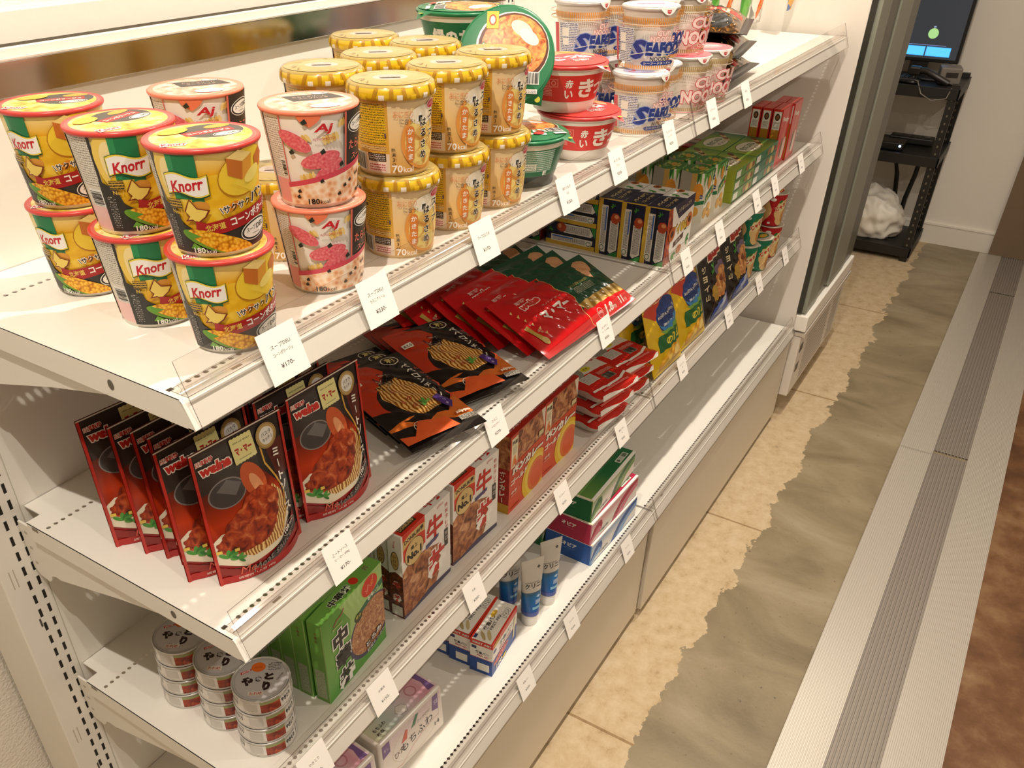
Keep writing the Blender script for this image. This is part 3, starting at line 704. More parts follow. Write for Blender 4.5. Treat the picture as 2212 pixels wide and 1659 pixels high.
F_CHIP = food('crisps', [(.2, '#B86E0E'), (.45, '#E6A51E'), (.65, '#F2C648'), (.9, '#FBE38E')], .055, detail=5, dist=1.4)
F_PIZZA = food('pizza_crisps', [(.25, '#6E3A1A'), (.45, '#C0783A'), (.6, '#E0A868'), (.8, '#F0CE98')], .07, detail=6, dist=1.2)
F_GLASS = food('glass_noodles', [(.35, '#6E4A16'), (.5, '#B0883A'), (.65, '#D9C07A'), (.8, '#8A7A3A')], .16, detail=6, dist=1.5)
F_DARKN = food('noodle_window', [(.3, '#1E120A'), (.48, '#3A2410'), (.6, '#8A5A1E'), (.72, '#D9A348'), (.85, '#F6E0A8')], .1, 'noise', (1, .5), detail=6, dist=2.5, rough=.15)
def leafy(cv, x, y, s, m='#2F7A2E', n=5, seed=1):
    rg = random.Random(seed)
    for i in range(n): a = rg.uniform(0, 360); cv.ell(x+.6*s*math.cos(R(a)), y+.6*s*math.sin(R(a)), s*.62, s*.26, m if i % 2 else '#4E9A3C', rot=a, n=10)
    return cv
def wavy_flag(cv, x0, x1, y0, y1, m, amp=2.2, k=1):
    n = 12; top = [(x0+(x1-x0)*i/n, y1+amp*math.sin(2*PI*k*i/n)) for i in range(n+1)]; bot = [(x0+(x1-x0)*i/n, y0+amp*math.sin(2*PI*k*i/n)) for i in range(n+1)]
    return cv.poly(top+bot[::-1], m)
def deli_badge(cv, x, y, s=1.0, rot=6):
    cv.ell(x, y, 17.5*s, 9.2*s, '#F6F3EA', rot); cv.ell(x, y, 16.6*s, 8.4*s, '#2A2724', rot); cv.ell(x, y, 14.8*s, 6.9*s, '#F6F3EA', rot)
    cv.t('スープ', x-6.2*s, y+.8*s, 4.4*s, '#2A2724', w=11*s, rot=rot, bold=.012); cv.t('DELI', x+6.6*s, y+2*s, 4.6*s, '#2A2724', w=12.5*s, rot=rot, bold=.02)
    cv.rect(x-5*s, y-4*s, x+5*s, y-3.5*s, '#8A857C')

# corn soup cup
CP = [(.0363, 0), (.0368, .003), (.0462, .087), (.0466, .0895)]
def cup_with(name, cv, lid_cv, rimc, rref=.0415):
    b = MB(); b.lathe([(.030, .004), (.0352, .0005), (.0363, 0), (.0366, .0035), (.0372, .0045)], M('#F4EEE4', .35), 72, cap0=True)
    b.lathe([(r-.0002, z) for r, z in CP], M('#F0E9DC', .35), 72); wrap_round(b, cv, CP, rref); bo = b.build('cup')
    b = MB(); b.lathe([(.0464, .0893), (.0484, .0890), (.0491, .0905), (.0490, .0922), (.0478, .0932), (.0455, .0926), (.0001, .0926)], lambda i, j: M(rimc, .3) if i < 5 else M('#F3E6C4', .3), 72)
    wrap_disc(b, lid_cv, .0927); lo = b.build('lid')
    return thing_of(name, bo, lo)
c = Cv(260, 85, -130, 4.5); YB = grad('corn_cup', [(0, '#E0A416'), (.45, '#EEC02A'), (.8, '#EDB428'), (1, '#F2DD92')], 'Y', 4, 90)
c.bg(YB); c.rect(-130, 4, -46, 90, '#DCD4C6'); c.rect(-130, 4, -50, 26, '#F0C4C0'); c.rect(-76, 44, -49, 88, fine('#6A645C', '#E4DDD0', 2.2)); c.bars(-66, 26, -50, 42, vert=True); c.rect(-48.5, 4, -46, 90, '#2C2723')
c.rect(-130, 4, -78, 90, fine('#8A5A1E', '#EFD79A', 2.6)); c.ell(-33, 66, 13, 26, '#F0CE62', 8); c.ell(-31, 65, 9.5, 21, '#F5E0A0', 8); c.ell(2, 46, 40, 26, F_SOUP); c.rect(-32, 52, -10, 89.5, '#1F7A4A'); c.rect(-32, 52, -27, 89.5, '#2F9058'); c.rect(-18, 48, -8, 56, '#1F7A4A')
c.ell(-14, 45, 9, 5.5, '#D9963A', 10); c.ell(14, 43.5, 6, 3.2, '#DE8F22', 35)
c.ell(28, 70, 25.5, 18.5, '#B87A14', 25); c.ell(28, 70.5, 24.6, 17.6, '#F0CE3A', 25); c.poly([(12, 62), (36, 50), (47, 62), (30, 74)], '#F0CE3A'); c.poly([(16, 62), (35, 51.2), (45, 62), (30, 74)], '#F3D548')
c.poly([(12, 84), (22, 89), (35, 84), (34, 70), (24, 64), (12, 70)], '#E2A03A'); c.poly([(12, 84), (22, 89), (35, 84), (25, 79)], '#F5D98A'); c.poly([(12, 84), (25, 79), (24, 64), (12, 70)], '#C8722A'); c.poly([(38, 80), (46, 86), (52, 80), (46, 70), (39, 72)], '#C8722A'); c.ell(35, 67, 10, 5, '#F6E27A', 30)
wavy_flag(c, -37, -3, 55, 73, '#0F4A28', 2.2); wavy_flag(c, -36.5, -3.5, 56, 72.6, '#F0D84A', 2.2); wavy_flag(c, -36, -4, 57, 71.2, '#F7F4EE', 2.2); c.t('Knorr', -20, 64, 10, '#C8202E', w=27, bold=.03, shear=.3, rot=8)
c.poly([(-48, 52), (-34, 44), (-30, 30), (-14, 22), (80, 30), (90, 30), (90, 4), (-48, 4)], '#33302D'); c.t('No.1', -33, 41, 4, '#D9B24A', w=9, bold=.02); c.rect(-39, 44, -27, 52, fine('#2C2723', '#C9A23A', 2.4, .6)); c.rect(-44, 8, -37, 38, fine('#D8D2C8', '#33302D', 2.2, .42))
c.poly([(-26, 42), (-20, 53), (-15, 45), (-5, 43), (-9, 37), (-17, 31), (-20, 34), (-27, 33), (-23, 37)], '#7A2A12'); c.poly([(-25, 41.4), (-20, 51.4), (-15.5, 44.2), (-7, 42.5), (-10, 37.6), (-17, 32.4), (-20.4, 35.2), (-24.5, 34.4), (-22, 37.6)], '#F0D468')
c.poly([(-13, 31), (62, 45), (62, 33), (-13, 19)], '#A81E22'); c.poly([(-18, 34), (-10, 32), (-10, 20), (-20, 22)], '#A81E22'); c.t('北海道', -3, 28, 6, '#EBC95A', w=17, rot=9, bold=.022); c.t('コーンポタージュ', 36.5, 35, 8, '#FBF8F0', w=54, rot=9, bold=.035)
c.t('\\サクサク', 16, 43.5, 6.2, '#1E1A17', w=27, rot=9, bold=.02, out='#FBF6E6', ow=.07); c.t('パン', 40, 49.5, 9.5, '#1E1A17', w=20, rot=11, bold=.03, out='#FBF6E6', ow=.06)
c.ell(-4, 13.5, 30, 7.5, '#6E9A2E', -20); c.ell(2, 13, 31, 7.6, F_CORN, -22); c.poly([(-30, 26), (-16, 20), (-27, 17)], '#5E9A34'); c.poly([(-28, 9), (-12, 6), (-24, 14)], '#6EA83A'); deli_badge(c, 35, 19.5, 1.0, 8); c.t('180', -20, 7.5, 5, '#FBF8F0', w=10, bold=.02); c.t('kcal', -10, 6.8, 3.6, '#FBF8F0', w=8)
l = disc(45.5); l.ell(0, 0, 45.4, 45.4, '#D2605A', n=72); l.ell(0, 0, 42.5, 42.5, F_LIDART, n=64); l.ell(10, 14, 27, 24, '#4A4540'); l.poly([(-16, 10), (26, 24), (30, 12), (-12, -2)], '#A8242A'); l.t('コーンポタージュ', 7, 11, 6, '#F8F2E4', w=38, rot=18, bold=.03); l.ell(16, 29, 12, 6, '#E0A23A', 20); deli_badge(l, 22, 0, .75, 20); l.t('Knorr', -24, -26, 8, '#C8202E', w=20, bold=.03, out='#F7F4EE', ow=.12); l.ell(-22, 18, 14, 9, '#E8B83A', 30)
corn_cup = cup_with('soup_cup', c, l, '#D4433C')
# cod roe pasta soup cup
c = Cv(260, 85, -130, 4.5); c.bg('#F1ECE4'); c.rect(-130, 4, -38, 90, '#E6DFD6'); c.rect(-62, 30, -40, 86, fine('#7A716A', '#EAE3DA', 2.2)); c.rect(-60, 4, -38, 28, '#EFA09A'); c.bars(-46, 30, -39, 48, vert=True); c.rect(-130, 4, -62, 90, fine('#9A6A5A', '#F2DDD0', 2.4)); c.rect(-39, 4, -37.8, 90, '#D96A5E')
for x, y, r_ in ((-20, 66, 30), (22, 80, -20), (-18, 30, 10), (6, 66, 15)):
    for k in range(5): c.ell(x-6+k*3, y+k*.8, 1.7, 4.2, '#E0B85A' if k % 2 else '#EDD08A', r_, 12)
c.ell(-26, 66, 16, 7, F_TARAKO, -32); c.ell(-4, 48, 19, 7.6, F_TARAKO, 12); c.ell(3, 37, 17, 7, F_TARAKO, 36)
for x, y in ((-30, 56), (-2, 56), (-16, 84), (16, 42)): c.poly([(x-2.5, y), (x+1, y+3), (x+3, y-1), (x-1, y-3)], '#26302A')
c.t('Aj', 0, 77, 10, '#C8202E', w=17, bold=.03, shear=.2); c.t('AJINOMOTO', 0, 67.5, 3, '#B8404A', w=20)
c.rect(21, 40, 130, 90, '#37322E'); c.rect(20, 34, 22, 90, '#E2705E'); deli_badge(c, 40, 76, .92, 3); c.t('たらこクリーム', 53, 58, 9, '#F0806E', w=56, bold=.015); c.t('スープパスタ', 52, 46.5, 6.5, '#F0806E', w=46, bold=.01)
c.poly([(-38, 26), (130, 62), (130, 4), (-38, 4)], '#D24A5C'); c.poly([(-38, 21), (130, 57), (130, 4), (-38, 4)], F_PASTA)
rg = random.Random(5)
for k in range(12): x, y = rg.uniform(-30, 60), rg.uniform(8, 30); c.poly([(x-2, y), (x+1, y+2.4), (x+2.4, y-1), (x-1, y-2)], '#2E2A26')
c.t('180', -14, 8, 5.6, '#1E1A17', w=11, bold=.02); c.t('kcal', -3, 7.4, 4, '#1E1A17', w=9)
l = disc(45.5); l.ell(0, 0, 45.4, 45.4, '#F0937A', n=72); l.ell(0, 0, 42.5, 42.5, F_LIDPINK, n=64); l.poly([(-20, 30), (30, 26), (38, 4), (-14, 2)], '#3A3430'); l.t('たらこクリーム', 6, 20, 5, '#F0C8B8', w=34); l.t('スープパスタ', 8, 12, 5, '#F0C8B8', w=30); deli_badge(l, 20, 30, .55, 0); l.ell(10, -26, 15, 9, '#F7F2EA'); l.rect(0, -30, 20, -22, fine('#7A716A', '#F7F2EA', 2.4))
roe_cup = cup_with('soup_cup', c, l, '#EE8A6E')
b = MB(); b.grid([[(.0485*math.cos(a), .0485*math.sin(a), .0915) for a in [R(238+4*k) for k in range(9)]], [((.0478-.0012*(1-abs(k-4)/4))*math.cos(R(238+4*k)), (.0478-.0012*(1-abs(k-4)/4))*math.sin(R(238+4*k)), .0915-.012*(1-abs(k-4)/4)**.6-.001) for k in range(9)]], M('#F0825E', .3)); o = b.build('pull_tab', roe_cup)

# yellow-lidded glass noodle cup
HP = [(.0385, 0), (.0390, .003), (.0436, .080)]
c = Cv(258, 76, -129, 3.5); c.bg(grad('egg_cup', [(0, '#D9A04A'), (.3, '#EBC078'), (1, '#EFD9AE')], 'Y', 3, 80)); c.rect(-129, 3, -8, 80, '#D9A437'); c.rect(-129, 3, -8, 24, '#E8D3B6'); c.rect(-48, 34, -11, 76, fine('#5E4A12', '#E6B91E', 2.6, .52)); c.rect(-48, 34, -11, 34.6, '#4A3A10'); c.ell(-42, 60, 2, 2, '#4A3A10'); c.rect(-46, 27, -11, 32, fine('#6E4A1E', '#DDB86E', 2)); c.rect(-34, 16, -12, 24.5, '#2E211A'); c.rect(-33, 17, -13, 23.5, fine('#E6DCCB', '#2E211A', 2.2, .5)); c.rect(-34, 5, -12, 15, '#F0D8CE'); c.rect(-33, 6, -13, 14, fine('#B03A3A', '#F0D8CE', 2.6, .55)); c.bars(-60, 5, -38, 24); c.rect(-12, 42, -10.5, 46, '#4A3A5E'); c.rect(-129, 3, -60, 80, fine('#6E4A1E', '#E0C48A', 2.4, .45))
c.ell(31, 36, 26, 30, '#E59A45'); c.ell(32, 36, 23, 27.5, F_EGG); c.ell(33, 62, 18, 10, '#F3E8D0'); c.t('おにぎり', 8, 65, 7, '#E08A5A', w=21, rot=-4); c.t('に合う!', 12, 57.5, 6, '#6A5A48', w=16, rot=-4)
c.poly([(21, 56), (27, 66), (34, 56)], '#FBF8F0'); c.rect(25, 56, 30, 62, '#2A2A22'); c.ell(46, 71, 9.5, 4.8, '#F4D0CC', 6); c.ell(46, 71, 8.3, 3.9, '#C8384A', 6); c.t('エースコック', 46, 71, 2.4, '#FBF0EA', w=12, rot=6)
n_ = 12; c.poly([(15+4.6*math.cos(R(a)), 48+4.6*math.sin(R(a))) for a in range(0, 181, 15)]+[(15+4.6*math.cos(R(a)), 20+4.6*math.sin(R(a))) for a in range(180, 361, 15)], '#DE8338'); c.vt('かきたま', 15, 47, 6.2, '#FBF5E8', 8.8, bold=.025); c.vt('はるさめ', 31, 55, 8.2, '#1E1A17', 11.2, bold=.03, out='#FBF2DC', ow=.05); c.vt('スープ', 43, 61, 8, '#1E1A17', 9, bold=.03, out='#FBF2DC', ow=.05)
c.vt('熱湯3分', -3.5, 29, 4.2, '#2A241E', 5.2, bold=.01); c.t('70', 0, 9, 8, '#FBF8F0', w=11, bold=.02); c.t('kcal', 12, 8, 6, '#FBF8F0', w=11, bold=.01)
b = MB(); b.lathe([(.034, .003), (.0375, .0003), (.0385, 0), (.0390, .004)], M('#E6C690', .35), 72, cap0=True); b.lathe([(r-.0002, z) for r, z in HP], M('#D9B070', .35), 72); wrap_round(b, c, HP, .0411); bo = b.build('cup')
YL = M('#EDC21A', .32); b = MB(); LP = [(.0425, .078), (.0478, .0795), (.0489, .0825), (.0484, .0866), (.0472, .0905), (.0440, .0932), (.0001, .0936)]
b.lathe(LP, lambda i, j: YL if i < 4 else M('#B49A4C', .35), 72)
rg = random.Random(2); cc = Cv(302, 12, -151, 80)
for k in range(17): x = -151+k*17.8+rg.uniform(-3, 3); t_ = rg.uniform(-4, 4); cc.poly([(x, 80), (x+4, 80), (x+4+t_, 92), (x+t_, 92)], '#B98712'); cc.poly([(x+8, 80), (x+14, 80), (x+14, 85), (x+8, 85)], '#F4EBD8' if k % 3 else '#EDC21A')
wrap_round(b, cc, [(.0478, .0797), (.0489, .0825), (.0484, .0866), (.0474, .0903), (.0462, .092)], .0482, gy=2)
l = disc(43); l.ell(0, 0, 43, 43, grad('lid_gold', [(0, '#B49A4C'), (1, '#C6B37C')], 'Y', -40, 40), n=64); l.ell(0, 2, 19, 15, '#CFBEB4'); rg = random.Random(4)
for k in range(22): a = rg.uniform(0, 360); q = rg.uniform(26, 36); l.line([(q*math.cos(R(a)), q*math.sin(R(a))), ((q+7)*math.cos(R(a+9)), (q+7)*math.sin(R(a+9)))], 1, '#96803A' if k % 2 else '#E0D4A8')  # film wrinkles as strokes, their highlights put into the colour
l.rect(-11, -5, 11, 8, fine('#8E7E76', '#CFBEB4', 2.6)); wrap_disc(b, l, .0938); lo = b.build('lid')
b = MB(); b.lathe([(.0458, .071), (.0482, .0775), (.0496, .0825), (.0492, .0872), (.0478, .0915), (.0446, .0944), (.02, .0958), (.0001, .0953)], FILM, 48); fo = b.build('shrink_film')
noodle_cup = thing_of('soup_cup', bo, lo, fo)

# wide noodle bowls
BP = [(.046, .0), (.0465, .010), (.0495, .0165), (.0600, .056), (.0610, .060)]
def bowl(cv, lidcv, rim, foot, tabx):
    b = MB(); b.lathe([(.040, .003), (.044, 0), (.0462, .001), (.0472, .010), (.0495, .0165)], M(foot, .35), 80, cap0=True)
    b.lathe([(r-.0002, z) for r, z in BP[2:]], M('#EDE6DA', .35), 80); wrap_round(b, cv, BP, .0550, 3.2); bo = b.build('bowl')
    b = MB(); b.lathe([(.0608, .0598), (.0645, .0625), (.0660, .0655), (.0655, .0672), (.0640, .0678), (.0600, .0690), (.0001, .0735)], lambda i, j: M('#DAD2C6', .3) if i < 1 else M(rim, .3), 80)
    wrap_disc(b, lidcv, .0692, .0046, .063); 
    a0 = R(tabx); pts = [(.0655*math.cos(a0+k*.05), .0655*math.sin(a0+k*.05)) for k in range(-5, 6)]
    b.face([(x, y, .0668) for x, y in pts]+[(.079*math.cos(a0), .079*math.sin(a0), .058)], M(rim, .3)); b.face([(.070*math.cos(a0)+.004*math.cos(t), .070*math.sin(a0)+.004*math.sin(t), .0652) for t in [2*PI*k/10 for k in range(10)]], '#D9D24A')
    lo = b.build('lid'); return thing_of('noodle_bowl', bo, lo)
c = Cv(344, 43, -172, 16.8); c.bg('#D8342E'); c.rect(-172, 55, 172, 60, '#EBE3D6'); c.rect(-75, 24, -48, 50, fine('#F2C4B8', '#D8342E', 2.4)); c.rect(-52, 38, -38, 50, '#E87A6E'); c.rect(-50.5, 39.5, -39.5, 48.5, '#D8342E'); c.ring(-45, 44, 3.4, 3.4, .8, '#F2C4B8'); c.vt('赤い', -22, 43, 12, '#F5ECE0', 15, bold=.03); c.t('き', 6, 36, 27, '#F5ECE0', w=27, bold=.035); c.t('つね', 42, 35, 22, '#F5ECE0', w=42, bold=.035); c.rect(80, 22, 150, 52, fine('#F5D8CE', '#C82E28', 2.4))
l = disc(63); l.ell(0, 0, 62.5, 62.5, '#D23A34', n=80); l.ell(6, 14, 48, 40, F_UDON); l.ell(-4, -14, 46, 22, '#D8404A'); l.t('きつね', 0, -16, 22, '#FBF4EA', w=66, bold=.06, rot=6); l.t('赤い', -32, 16, 14, '#FBF4EA', w=20, bold=.05); l.t('うどん', 8, -36, 9, '#A8203A', w=30, bold=.06, out='#FBF4EA', ow=.1); l.ell(22, 26, 18, 14, '#E8A24A', 20)
red_bowl = bowl(c, l, '#CF3B3A', '#EDE5DA', -62)
c = Cv(344, 43, -172, 16.8); c.bg('#1E6E46'); c.rect(-172, 55, 172, 60, '#E6DECC'); c.rect(-70, 18, 20, 54, fine('#C9DACB', '#3E7E60', 2.8, .6)); c.rect(-40, 26, -8, 35, '#E8EDE4'); c.rect(-38, 27, -10, 34, fine('#2A5A40', '#E8EDE4', 2.6)); c.rect(-70, 17, 20, 24, '#1E6E46'); c.rect(-60, 17, -50, 23, '#D86A5A'); c.rect(-36, 17, -26, 23, '#D86A5A'); c.t('E', 8, 21, 6, '#F2F0E8', w=7, bold=.05)
c.t('緑のたぬき', 95, 36, 22, '#F4EFE4', w=100, bold=.05); c.t('緑の', -110, 38, 14, '#F4EFE4', w=26, bold=.05); c.t('そば', -142, 34, 16, '#F4EFE4', w=34, bold=.05)
l = disc(63); l.ell(0, 0, 62.5, 62.5, '#1E7448', n=80); l.ell(8, 10, 50, 46, '#F3EDE0'); l.ell(9, 10, 48, 44.5, '#5E2E1A'); l.ell(10, 12, 44, 40, F_SOBA); l.ell(20, 34, 16, 9, '#F4D8C4', -30); l.ell(30, 24, 15, 8, '#F6E6D6', -35); l.poly([(-58, 10), (-18, -6), (10, -40), (-10, -62), (-62, -30)], '#1E7448'); l.t('緑の', -26, 6, 15, '#F6F3EA', w=22, rot=-20, bold=.05, out='#1E7448', ow=.1); l.t('たぬき', -16, -26, 24, '#F6F3EA', w=72, rot=-18, bold=.07, out='#1E7448', ow=.06)
l.rect(-28, 34, -12, 56, '#EDB92E'); l.ring(-20, 45, 5, 7, 1.6, '#C8382E'); l.ell(-20, 45, 3.2, 5, '#F6EBD8'); l.bars(22, -36, 46, -20); l.rect(24, -48, 44, -42, '#F4F2EC'); l.rect(25, -47, 43, -43, fine('#2A5A8A', '#F4F2EC', 2)); l.ell(2, -40, 8, 5, '#D2403A')
green_bowl = bowl(c, l, '#1E7448', '#26302A', -50)

# tall noodle cups
NP = [(.0330, 0), (.0336, .003), (.0436, .081), (.0440, .083)]
def tall(cv, lidc, art):
    b = MB(); b.lathe([(.028, .004), (.032, .0004), (.0330, 0), (.0340, .010)], M('#F3EFE8', .4), 72, cap0=True); b.lathe([(r-.0002, z) for r, z in NP], M('#F1ECE2', .4), 72); wrap_round(b, cv, NP, .0386); bo = b.build('cup')
    b = MB(); b.lathe([(.0438, .0825), (.0470, .0830), (.0480, .0845), (.0480, .0868), (.0465, .0880), (.0001, .0882)], M(lidc, .3, .35), 72)
    for k in range(-6, 7):
        a = R(-68+k*3.2); d = .009*max(0, 1-(k/6)**2); a2 = R(-68+(k+1)*3.2); d2 = .009*max(0, 1-((k+1)/6)**2)
        if k < 6: b.face([(.0481*math.cos(a), .0481*math.sin(a), .0872), (.0488*math.cos(a), .0488*math.sin(a), .0868-d), (.0488*math.cos(a2), .0488*math.sin(a2), .0868-d2), (.0481*math.cos(a2), .0481*math.sin(a2), .0872)], M('#F1EDE6', .3))
    cv2 = Cv(12, 7, -6, 0); cv2.poly([(-4.5, 6), (4.5, 6), (3.4, 2.2), (0, .6), (-3.4, 2.2)], '#C8303A'); cv2.t('日清', 0, 4, 1.8, '#F6E6DE', w=5.5)
    f = lambda u, v, w: ((.0489+w)*math.cos(R(-68)+u/.0489), (.0489+w)*math.sin(R(-68)+u/.0489), .0788+v); cv2.wrap(b, f, gx=2, sm=True)
    wrap_disc(b, art, .0883); lo = b.build('lid'); return thing_of('noodle_cup', bo, lo)
def bands(c, col, y0, y1, y2, y3):
    for k in range(82):
        x = -121+k*2.96; c.rect(x, y0, x+1.9, y1, col); c.rect(x, y2, x+1.9, y3, col)
    c.rect(-121, y1-.2, 121, y1+.4, col)
OR = '#DB9A4E'
def tall_art(sea):
    c = Cv(242, 80, -121, 2.5); c.bg('#F0E8DA'); o = OR if sea else '#B09458'; c.rect(-121, 76, 121, 83, '#E3DCD0')
    bands(c, o, 66, 74, 62.5, 64.5); c.rect(-121, 64.5, 121, 66, '#F3D9B2' if sea else '#E8DEC4'); 
    for k in range(82): x = -121+k*2.96; c.rect(x, 5, x+1.9, 10.5, o)
    if not sea: c.rect(-121, 2.5, 121, 4.6, '#E8A0A0')
    c.rect(-58, 14, -52, 60, '#D2565A' if sea else '#B8A888'); c.rect(-50, 14, -27, 61, fine('#3A4478' if sea else '#6A5A3A', '#E4E0DC', 2.4, .55)); c.rect(-47, 42, -38, 54, '#F0E8DA'); c.rect(-46, 29, -38, 39, '#F0E8DA')
    if sea:
        c.t('CUP', 8, 55, 7.5, '#F6DCD4', w=17, bold=.045, out='#CF5A5E', ow=.05); c.t('NOODLE', 8, 47, 8, '#F6DCD4', w=31, bold=.045, out='#CF5A5E', ow=.05)
        c.t('S', -21, 33, 27, '#263A86', w=19, bold=.05, shear=.2, out='#8E9AC8', ow=.035); c.t('EAFOOD', 17, 34, 19, '#263A86', w=57, bold=.06, out='#8E9AC8', ow=.025); c.line([(-30, 25), (-10, 30), (20, 27), (55, 36)], .9, '#F0E8DA')
        c.t('NOODLE', 8, 20, 6, '#2A2A3A', w=27, bold=.02); c.poly([(-14, 11), (27, 11), (30, 14), (27, 17), (-14, 17), (-17, 14)], '#263A86'); c.t('シーフードヌードル', 6, 14, 3.2, '#F0E8DA', w=38, bold=.02)
    else:
        c.t('CUP', 24, 50, 17, '#F6D8D2', w=44, bold=.05, out='#C83C44', ow=.045); c.t('NOODLE', 26, 28, 21, '#F6D8D2', w=82, bold=.05, out='#C83C44', ow=.045); c.t('カップヌードル', 26, 14, 4.5, '#C83C44', w=44, bold=.03)
    l = disc(46); l.ell(0, 0, 45.5, 45.5, '#E8E2E6' if sea else '#E8707A', n=64); l.ell(0, 4, 30, 24, '#B8B4D8' if sea else '#F0A0A4'); l.t('CUP NOODLE', 0, 4, 9, '#F6F2EE' if not sea else '#CF5A5E', w=46, bold=.05); return tall(c, '#CFC9C4', l)
sea_cup = tall_art(True); plain_cup = tall_art(False)

# window-fronted noodle bag with pointed ends
c = Cv(250, 170); c.bg(F_DARKN); c.rect(0, 0, 250, 16, '#1A1410'); c.rect(0, 154, 250, 170, '#C9A04A'); c.rect(95, 20, 130, 150, '#B8201E'); c.rect(100, 20, 125, 150, '#D23A2A'); c.vt('焼そば', 112, 118, 20, '#F6E6B8', 30, bold=.05); c.ell(45, 60, 32, 24, '#0E0B09'); c.ell(190, 70, 40, 30, '#120E0A')
for k in range(40): c.ell(random.uniform(20, 230), random.uniform(20, 140), 1.2, 1.2, '#F4E3B0', n=6)
noodle_bag = pillow('noodle_bag', .25, .17, .034, c, M('#191310', .22), .012, .006, 2.2, .003)
def hang_pouch(nm, w, h, top, bottom, pic, T=.014):
    c = Cv(w, h); c.bg(top); pic(c); c.rect(0, 0, w, 12, bottom) if bottom else None; c.ell(w/2, h-10, 4, 4, '#3A352E'); return pillow(nm, w/1000, h/1000, T, c, M('#BDB7AE', .25, .5), .008, .004, 2.2, .002)
def p_carrot(c):
    c.poly([(0, 0), (c.w, 0), (c.w, 40), (c.w*.6, 34), (c.w*.3, 12), (0, 44)], M('#C9C6C0', .2, .7)); c.poly([(c.w*.25, 26), (c.w*.42, 10), (c.w*.9, 90), (c.w*.4, 100)], '#E2601E'); c.poly([(c.w*.32, 24), (c.w*.42, 12), (c.w*.6, 80), (c.w*.44, 90)], '#F08A3A'); c.rect(0, 100, c.w, c.h, '#C8341E')
carrot_pouch = hang_pouch('hanging_pouch', 70, 170, '#E6DED0', None, p_carrot)
green_pouch = hang_pouch('hanging_pouch', 95, 190, '#4E9A34', '#3E8A2C', lambda c: (c.ell(30, 40, 20, 34, '#6EB648', 10), c.ell(64, 50, 18, 40, '#5CA83E', -8), c.rect(10, 110, 85, 150, '#F0EEDC')))
blue_pouch = hang_pouch('hanging_pouch', 60, 150, '#EDB05A', None, lambda c: (c.poly([(0, 0), (30, 0), (60, 24), (60, 10), (20, 8), (0, 18)], '#2A6AC0'), c.ell(30, 60, 22, 26, '#F2CE8A'), c.rect(0, 110, 60, 150, '#D8402E')))

# standing meat sauce pouch
c = Cv(122, 172); c.bg(grad('pouch_red', [(0, '#A81E1C'), (.25, '#7E1712'), (.45, '#C23A12'), (.62, '#7A2412'), (.8, '#3A2A26'), (1, '#2E2422')], 'Y', 0, 172, .24)); G1 = '#3B332F'
c.poly([(0, 118), (40, 126), (78, 118), (122, 130), (122, 172), (0, 172)], M(G1, .24)); c.poly([(80, 172), (78, 120), (98, 92), (104, 60), (96, 30), (60, 10), (122, 20), (122, 172)], M('#2B2523', .24)); c.poly([(92, 140), (122, 140), (122, 96), (100, 92)], M('#5A2A24', .24))
c.ell(32, 112, 22, 18, '#8A8480'); c.ell(32, 112, 20.5, 16.5, M('#4A4646', .2)); c.poly([(20, 118), (34, 128), (50, 118), (40, 106)], '#6E6A6A'); c.ell(66, 112, 14, 24, '#C8582A', 20); c.ell(68, 106, 6, 16, '#E8A070', 20); c.poly([(0, 30), (30, 16), (80, 22), (104, 44), (100, 74), (60, 64), (14, 66), (2, 56)], '#EADFC6')
c.poly([(8, 46), (40, 26), (84, 28), (102, 50), (100, 78), (88, 96), (62, 66)], F_NOODLE); c.line([(86, 150), (86, 122), (96, 100), (104, 78), (102, 54), (88, 34)], 2.4, '#D9A848'); c.ell(52, 62, 38, 26, F_MEAT, 14, wob=.12, n=36); c.ell(66, 78, 26, 24, F_MEAT, 10, wob=.15, n=30); c.ell(26, 48, 20, 12, F_MEAT, -10, wob=.2)
leafy(c, 15, 34, 9, seed=4); leafy(c, 24, 30, 7, seed=9); c.rect(4, 42, 10, 46, '#EDCB5A'); c.rect(22, 40, 27, 44, '#EDCB5A'); c.poly([(0, 26), (34, 10), (84, 18), (112, 44), (112, 28), (84, 8), (30, 2), (0, 16)], M('#8A1E18', .24)); c.poly([(10, 20), (50, 12), (110, 36), (110, 24), (60, 6)], M('#1E1613', .24)); c.rect(0, 0, 122, 9, M('#B02422', .24))
for x0 in (0, 118.5): c.rect(x0, 0, x0+3.5, 172, M('#C0342A', .24))
c.rect(0, 170.4, 122, 172, '#D8C8B8'); c.t('welna', 27, 148, 12, '#C62A22', w=38, bold=.06, shear=.15, out='#F4ECDF', ow=.07); c.t('日清製粉', 16, 158.5, 5.4, '#C62A22', w=21, bold=.02, out='#F4ECDF', ow=.1)
st = []; 
for k in range(13): st += [(50+k*2.4, 166+(.9 if k % 2 else 0))]
c.poly(st+[(79.6, 138)]+[(78.4-k*2.4, 138-(.9 if k % 2 else 0)) for k in range(13)], '#E4DC96'); c.t('マ・マー', 64.5, 150, 8.5, '#B02420', w=22, bold=.06); c.rect(53, 159, 76, 162, fine('#3A4A2A', '#E4DC96', 2.6)); c.rect(56, 141.5, 73, 142, '#5A5A3A')
c.ell(97, 151, 14.5, 15, '#B89A5E'); c.ring(97, 151, 13.6, 14.1, .6, '#7A6230'); c.ell(97, 151, 10, 10.4, '#E6E3DA'); c.t('パスタ', 97, 154, 5, '#2A2624', w=14, rot=8, bold=.01); c.t('キッチン', 98, 147.6, 5, '#2A2624', w=15, rot=8, bold=.01)
